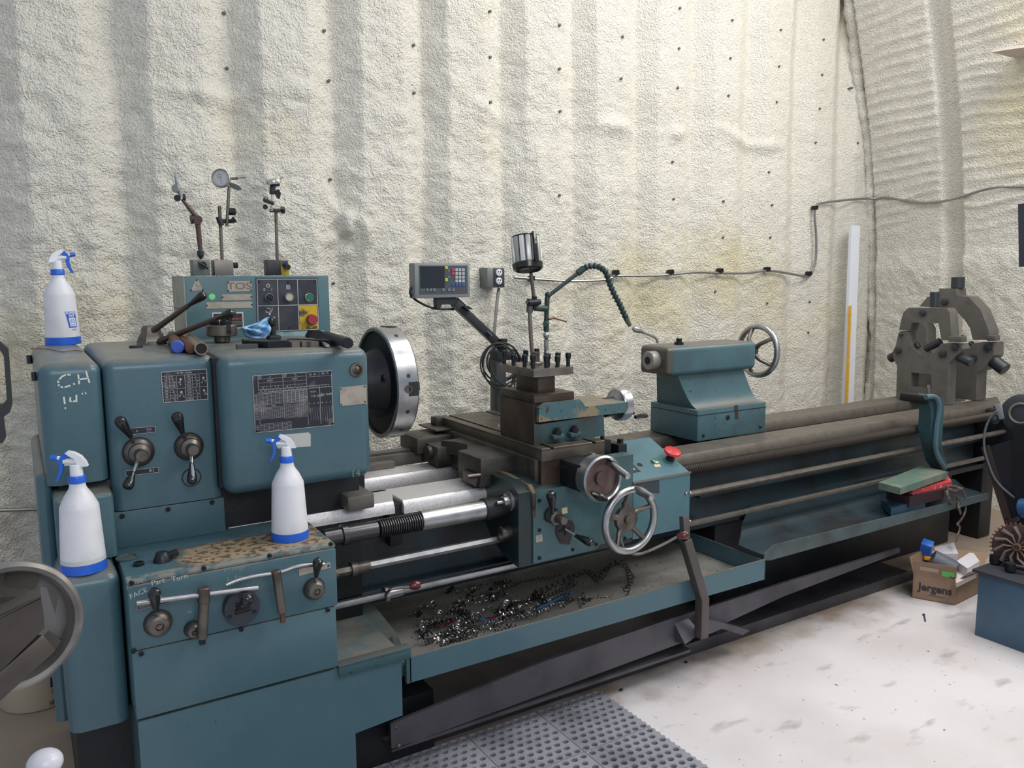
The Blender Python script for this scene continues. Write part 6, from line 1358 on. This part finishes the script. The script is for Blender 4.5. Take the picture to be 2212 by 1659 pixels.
# things on the tail shelf
P_ = [at(x, y, z=.542) for x, y in [(1898, 1042), (1990, 1006), (2048, 1019), (1945, 1054)]]
b = B(); b.prism(P_, (0, 0, -.03)); t = S('green_case', b, greenc, 'flat dusty green case on top of the small stack at the tail shelf', 'case')
P_ = [at(x, y, z=.503) for x, y in [(1930, 1046), (2046, 1024), (2056, 1040), (1972, 1058)]]
S('red_carton', B().prism(P_, (0, 0, -.022)), pink, 'long red and white printed carton directly under the green case', 'carton')
P_ = [at(x, y, z=.48) for x, y in [(1915, 1062), (1990, 1045), (2040, 1056), (1965, 1074)]]
S('dark_box', B().prism(P_, (0, 0, -.045)), mat('box_crimson', (44, 22, 28), .6), 'dark crimson box in the middle of the stack at the tail shelf', 'box')
P_ = [at(x, y, z=.445) for x, y in [(1904, 1078), (1960, 1066), (2000, 1080), (1925, 1098)]]
S('blue_bin', B().prism(P_, (0, 0, -.036)), mat('bin_blue', (40, 66, 88), .5), 'small dark blue plastic bin at the bottom of the stack on the tail shelf', 'bin')
t = T('leather_straps', 'tangle of brown leather straps hanging off the tail shelf beside the red carton', 'strap', at(2060, 1060, y=2.03))
lm = mat('leather', (84, 66, 62), .55, col2=(120, 110, 102), nscale=30)
for pts_, wd_ in (([(2045, 1052), (2060, 1050), (2078, 1058), (2086, 1075), (2087, 1095), (2082, 1115), (2068, 1133)], .011), ([(2068, 1133), (2074, 1140), (2070, 1155), (2066, 1168)], .010), ([(2046, 1062), (2052, 1080), (2062, 1096)], .016), ([(2060, 1060), (2070, 1080), (2072, 1098), (2076, 1110)], .014), ([(2048, 1056), (2066, 1062), (2080, 1056)], .014)):
    P_ = smooth([at(x, y, y=2.0+.02*math.sin(x)) for x, y in pts_]); b = B(); b.ribbon(P_, wd_, (-.3, -1, .1)); o = O('strap', b, lm, t, recalc=False, ang=180); md = o.modifiers.new('thick', 'SOLIDIFY'); md.thickness = .003
# dark machine guard in the corner with its angle frame and cable
XA = 3.9
t = T('guard_frame', 'dark sheet metal guard on a brown angle-iron frame at the right edge', 'machine guard', at(2185, 1160, x=XA))
q = lambda px, py, x=XA: at(px, py, x=x)
p0, p1, p2, p3_ = q(2126, 968), q(2330, 905), q(2330, 1180), q(2188, 1175)
O('sheet', B().prism([p0, p1, p2, p3_], (.01, 0, 0)), mat('sheet_dark', (50, 50, 58), .35, .3, col2=(66, 66, 74), nscale=3), t)
O('angle_iron', B().prism([q(2121, 966), q(2137, 961), q(2200, 1158), q(2183, 1165)], (-.008, 0, 0)), mat('angle_brown', (74, 62, 56), .6, .3), t)
O('angle_flange', B().prism([q(2121, 966), q(2183, 1165), q(2183, 1165)+V((.05, 0, 0)), q(2121, 966)+V((.05, 0, 0))], (0, -.004, 0)), darkp, t)
O('frame_leg', B().beam(q(2190, 1150), q(2200, 1225), .04, .04), darkp, t)
for c_ in ((2130, 975), (2154, 1040), (2176, 1120)): O('frame_hole', B().cyl(q(*c_)+V((-.009, 0, 0)), q(*c_)+V((-.0084, 0, 0)), .006, n=12), mat('slot_black', (8, 9, 12)), t)
t = T('motor_head', 'dark round motor head with clamp and cable beyond the right end of the lathe', 'motor', q(2190, 900))
mc = q(2205, 893); ax_ = V((-1, -.25, .1)).normalized()
O('motor_body', B().lathe([(.0, -.08), (.085, -.08), (.09, -.05), (.085, -.01), (.06, 0), (0, 0)], mc, ax_, 32), mat('motor_dark', (52, 56, 60), .45, .3), t)
O('face_ring', B().torus(mc+ax_*.004, ax_, .045, .006, 28, 8), mat('ring_olive', (110, 112, 98), .4, .5), t)
O('clamp_lug', B().beam(q(2158, 872), q(2168, 905), .03, .03, bev=.004), greyp, t); O('clamp_knob', B().sph(q(2148, 905), .024), blackm, t)
O('cable', B().tube(smooth([q(2152, 888, 3.88), q(2138, 905, 3.88), q(2128, 930, 3.88), q(2126, 965, 3.88), q(2135, 1000, 3.88), q(2150, 1035, 3.88), q(2175, 1062, 3.88), q(2215, 1090, 3.88), q(2260, 1110, 3.88)]), .0055, 8), mat('cable_grey', (92, 96, 104), .5), t)
O('support_post', B().beam(q(2212, 915), q(2216, 1240), .06, .06), darkp, t)
S('blue_motor_cap', B().cyl(q(2205, 1098, 3.85), q(2240, 1098, 3.85), .045, n=24, ch=.006), mat('cap_steelblue', (38, 84, 128), .4), 'small steel-blue round cap below the dark guard at the right edge', 'cap')
S('black_hose', B().tube(smooth([q(2200, 1120, 3.8), q(2186, 1128, 3.8), q(2176, 1150, 3.8), q(2174, 1185, 3.8), q(2170, 1215, 3.8)]), .010, 10), blackm, 'short black hose curving down beside the turbine wheel', 'hose')
S('hanging_rail', B().beam(at(2210, 440, x=4.0), at(2212, 576, x=4.0), .03, .03, up=(1, 0, 0)), mat('rail_dark', (40, 46, 58), .5), 'dark vertical rail end hanging at the right edge of the view', 'rail')
a_ = [at(2142, 112, x=4.6), at(2160, 108, x=4.4), at(2300, 96, x=4.4), at(2300, 150, x=4.6), at(2200, 132, x=4.6)]
S('cut_board', B().prism([at(2143, 113, z=2.62), at(2172, 108, z=2.62), at(2260, 96, z=2.62), at(2260, 150, z=2.62), at(2200, 128, z=2.62)], (0, 0, .014)), mat('board_pale', (196, 184, 176), .7), 'pale edge of a board on a shelf high at the right edge', 'board')
# screw on the floor
p = at(1996, 1328, z=.004); S('floor_screw', B().cyl(p, at(1999, 1342, z=.003), .003, n=8).cyl(p-V((.004, 0, 0)), p, .006, n=10), mat('screw_blue', (84, 88, 130), .4, .6), 'lone bluish screw lying on the bare floor in front of the cardboard box', 'screw')
for i, (px, py) in enumerate(((1342, 1492), (1482, 1432))):
    p = at(px, py, z=.001); S('chip_crumb', B().sph(p+V((0, 0, .004)), .006, 1.3, 1, .6, 8), darkp, 'black oily crumb on the floor beside the mat corner' if i == 0 else 'black oily crumb on the floor below the brake arm', 'crumb')

# ================================================================== LEFT FOREGROUND: a neighbouring machine's handwheel, pail
YF = 1.3
c = at(22, 1350, y=YF)
t = T('mill_handwheel', 'large grey cast handwheel of the neighbouring machine at the lower left edge', 'handwheel', c)
axw = V((.12, -1, .12)).normalized(); Rr = R(134, c); _, u, w_ = B().frame(axw)
O('rim', B().lathe([(Rr*.84, -.012), (Rr*.92, -.020), (Rr*1.0, -.012), (Rr*1.04, .004), (Rr*1.03, .014), (Rr*.97, .020), (Rr*.90, .018), (Rr*.85, .006), (Rr*.84, -.012)], c, axw, 72), mat('wheel_cast', (140, 136, 134), .38, .5, col2=(86, 80, 76), nscale=10), t)
O('web', B().lathe([(.028, -.03), (.03, -.005), (.022, .0), (0, .0)], c, axw, 24), iron, t)
for k in range(3):
    a_ = 2*PI*k/3+math.radians(10); d = u*math.cos(a_)+w_*math.sin(a_); s_ = axw.cross(d)
    O('spoke', B().prism([c+d*.02-s_*.022-axw*.02, c+d*.02+s_*.022-axw*.02, c+d*Rr*.88+s_*.020-axw*.004, c+d*Rr*.88-s_*.020-axw*.004], axw*-.010), mat('wheel_spoke', (84, 80, 76), .5, .5), t)
O('shaft', B().cyl(c-axw*.03, c-axw*.03+V((-.35, .02, 0)), .02, n=14), iron, t)
t = T('mill_table_end', 'dark steel slab end of the neighbouring machine crossing the handwheel', 'machine part', at(0, 1400, y=1.16))
pp = [at(-120, 1400, y=1.16), at(0, 1336, y=1.16), at(88, 1293, y=1.16), at(97, 1356, y=1.16), at(0, 1452, y=1.16), at(-120, 1560, y=1.16)]
O('slab', B().prism(pp, (0, .05, .0)), mat('slab_steel', (82, 76, 72), .42, .6, col2=(66, 60, 58), nscale=12), t)
O('slab_top', B().prism([at(-120, 1396, y=1.158), at(0, 1334, y=1.158), at(88, 1291, y=1.158), at(60, 1293, y=1.30), at(-120, 1296, y=1.30)], (0, 0, .003)), iron, t)
O('lower_bar', B().beam(at(-80, 1545, y=1.15), at(98, 1386, y=1.20), .03, .028, up=(0, 1, 0), bev=.003), mat('slab_steel', (82, 76, 72)), t)
t = T('mill_lever', 'black cast lever frame of the neighbouring machine at the far left edge', 'machine part', at(-10, 950, y=1.25))
yl = 1.25
P_ = [(-30, 735), (2, 740), (18, 754), (20, 772), (27, 872), (22, 890), (9, 900), (8, 905), (13, 945), (6, 957), (-30, 957)]
O('lever_frame', B().prism(px2(P_, yl), (0, .03, 0), [px2([(-18, 755), (2, 758), (8, 770), (15, 868), (6, 878), (-18, 880)], yl)]), blackm, t)
p = at(97, 1648, y=1.1)
t = T('gear_lever', 'white ball-topped lever on a black stem at the bottom left corner', 'lever', p-V((0, 0, .5)))
O('ball', B().sph(p, R(36, p), 1, 1, .8, 22), mat('knob_white', (196, 196, 206), .3), t); O('stem', B().cyl(p-V((.004, 0, .5)), p-V((.004, 0, .008)), .015, .019, n=16), black, t)
pc = V((-.03, 3.13, 0)); t = T('plastic_pail', 'beige plastic pail with a dark blue label on the floor behind the lathe', 'pail', pc)
pm_ = mat('pail_beige', (196, 184, 164), .5)
O('pail_body', B().lathe([(.0, .002), (.115, .002), (.118, .006), (.138, .30), (.146, .305), (.146, .33), (.138, .335), (.134, .33), (.114, .01), (0, .01)], pc, (0, 0, 1), 40), pm_, t)
def onp(px, py): 
    d = _f+RT*((px-1106)/FPX)+DN*((py-829.5)/FPX); o_ = CAM-pc; r_ = .128; a_ = d.x**2+d.y**2; b_ = 2*(o_.x*d.x+o_.y*d.y); c__ = o_.x**2+o_.y**2-r_**2; D_ = max(0, b_*b_-4*a_*c__); return CAM+d*((-b_-math.sqrt(D_))/(2*a_))
for nm, (x0_, y0_, x1_, y1_), m_ in (('label_dark', (108, 1463, 138, 1484), mat('label_navy', (34, 50, 76), .5)), ('label_grey', (110, 1486, 140, 1499), mat('label_grey', (140, 134, 124), .5))):
    vs = [];
    for i in range(5):
        x = x0_+(x1_-x0_)*i/4
        for y in (y0_-2*i/4*2, y1_-2*i/4*2): p = onp(x, y); vs.append(p+(V((p.x-pc.x, p.y-pc.y, 0)).normalized()*.003))
    O(nm, B().add(vs, [(2*i, 2*i+2, 2*i+3, 2*i+1) for i in range(4)]), m_, t, recalc=False)
p = onp(128, 1510); nn_ = V((p.x-pc.x, p.y-pc.y, 0)).normalized()
O('label_print', B().text('SERVICE', .02, p+nn_*.004, V((-nn_.y, nn_.x, 0)), V((0, 0, 1)), off=.02), mat('print_dark', (52, 50, 62)), t, recalc=False)
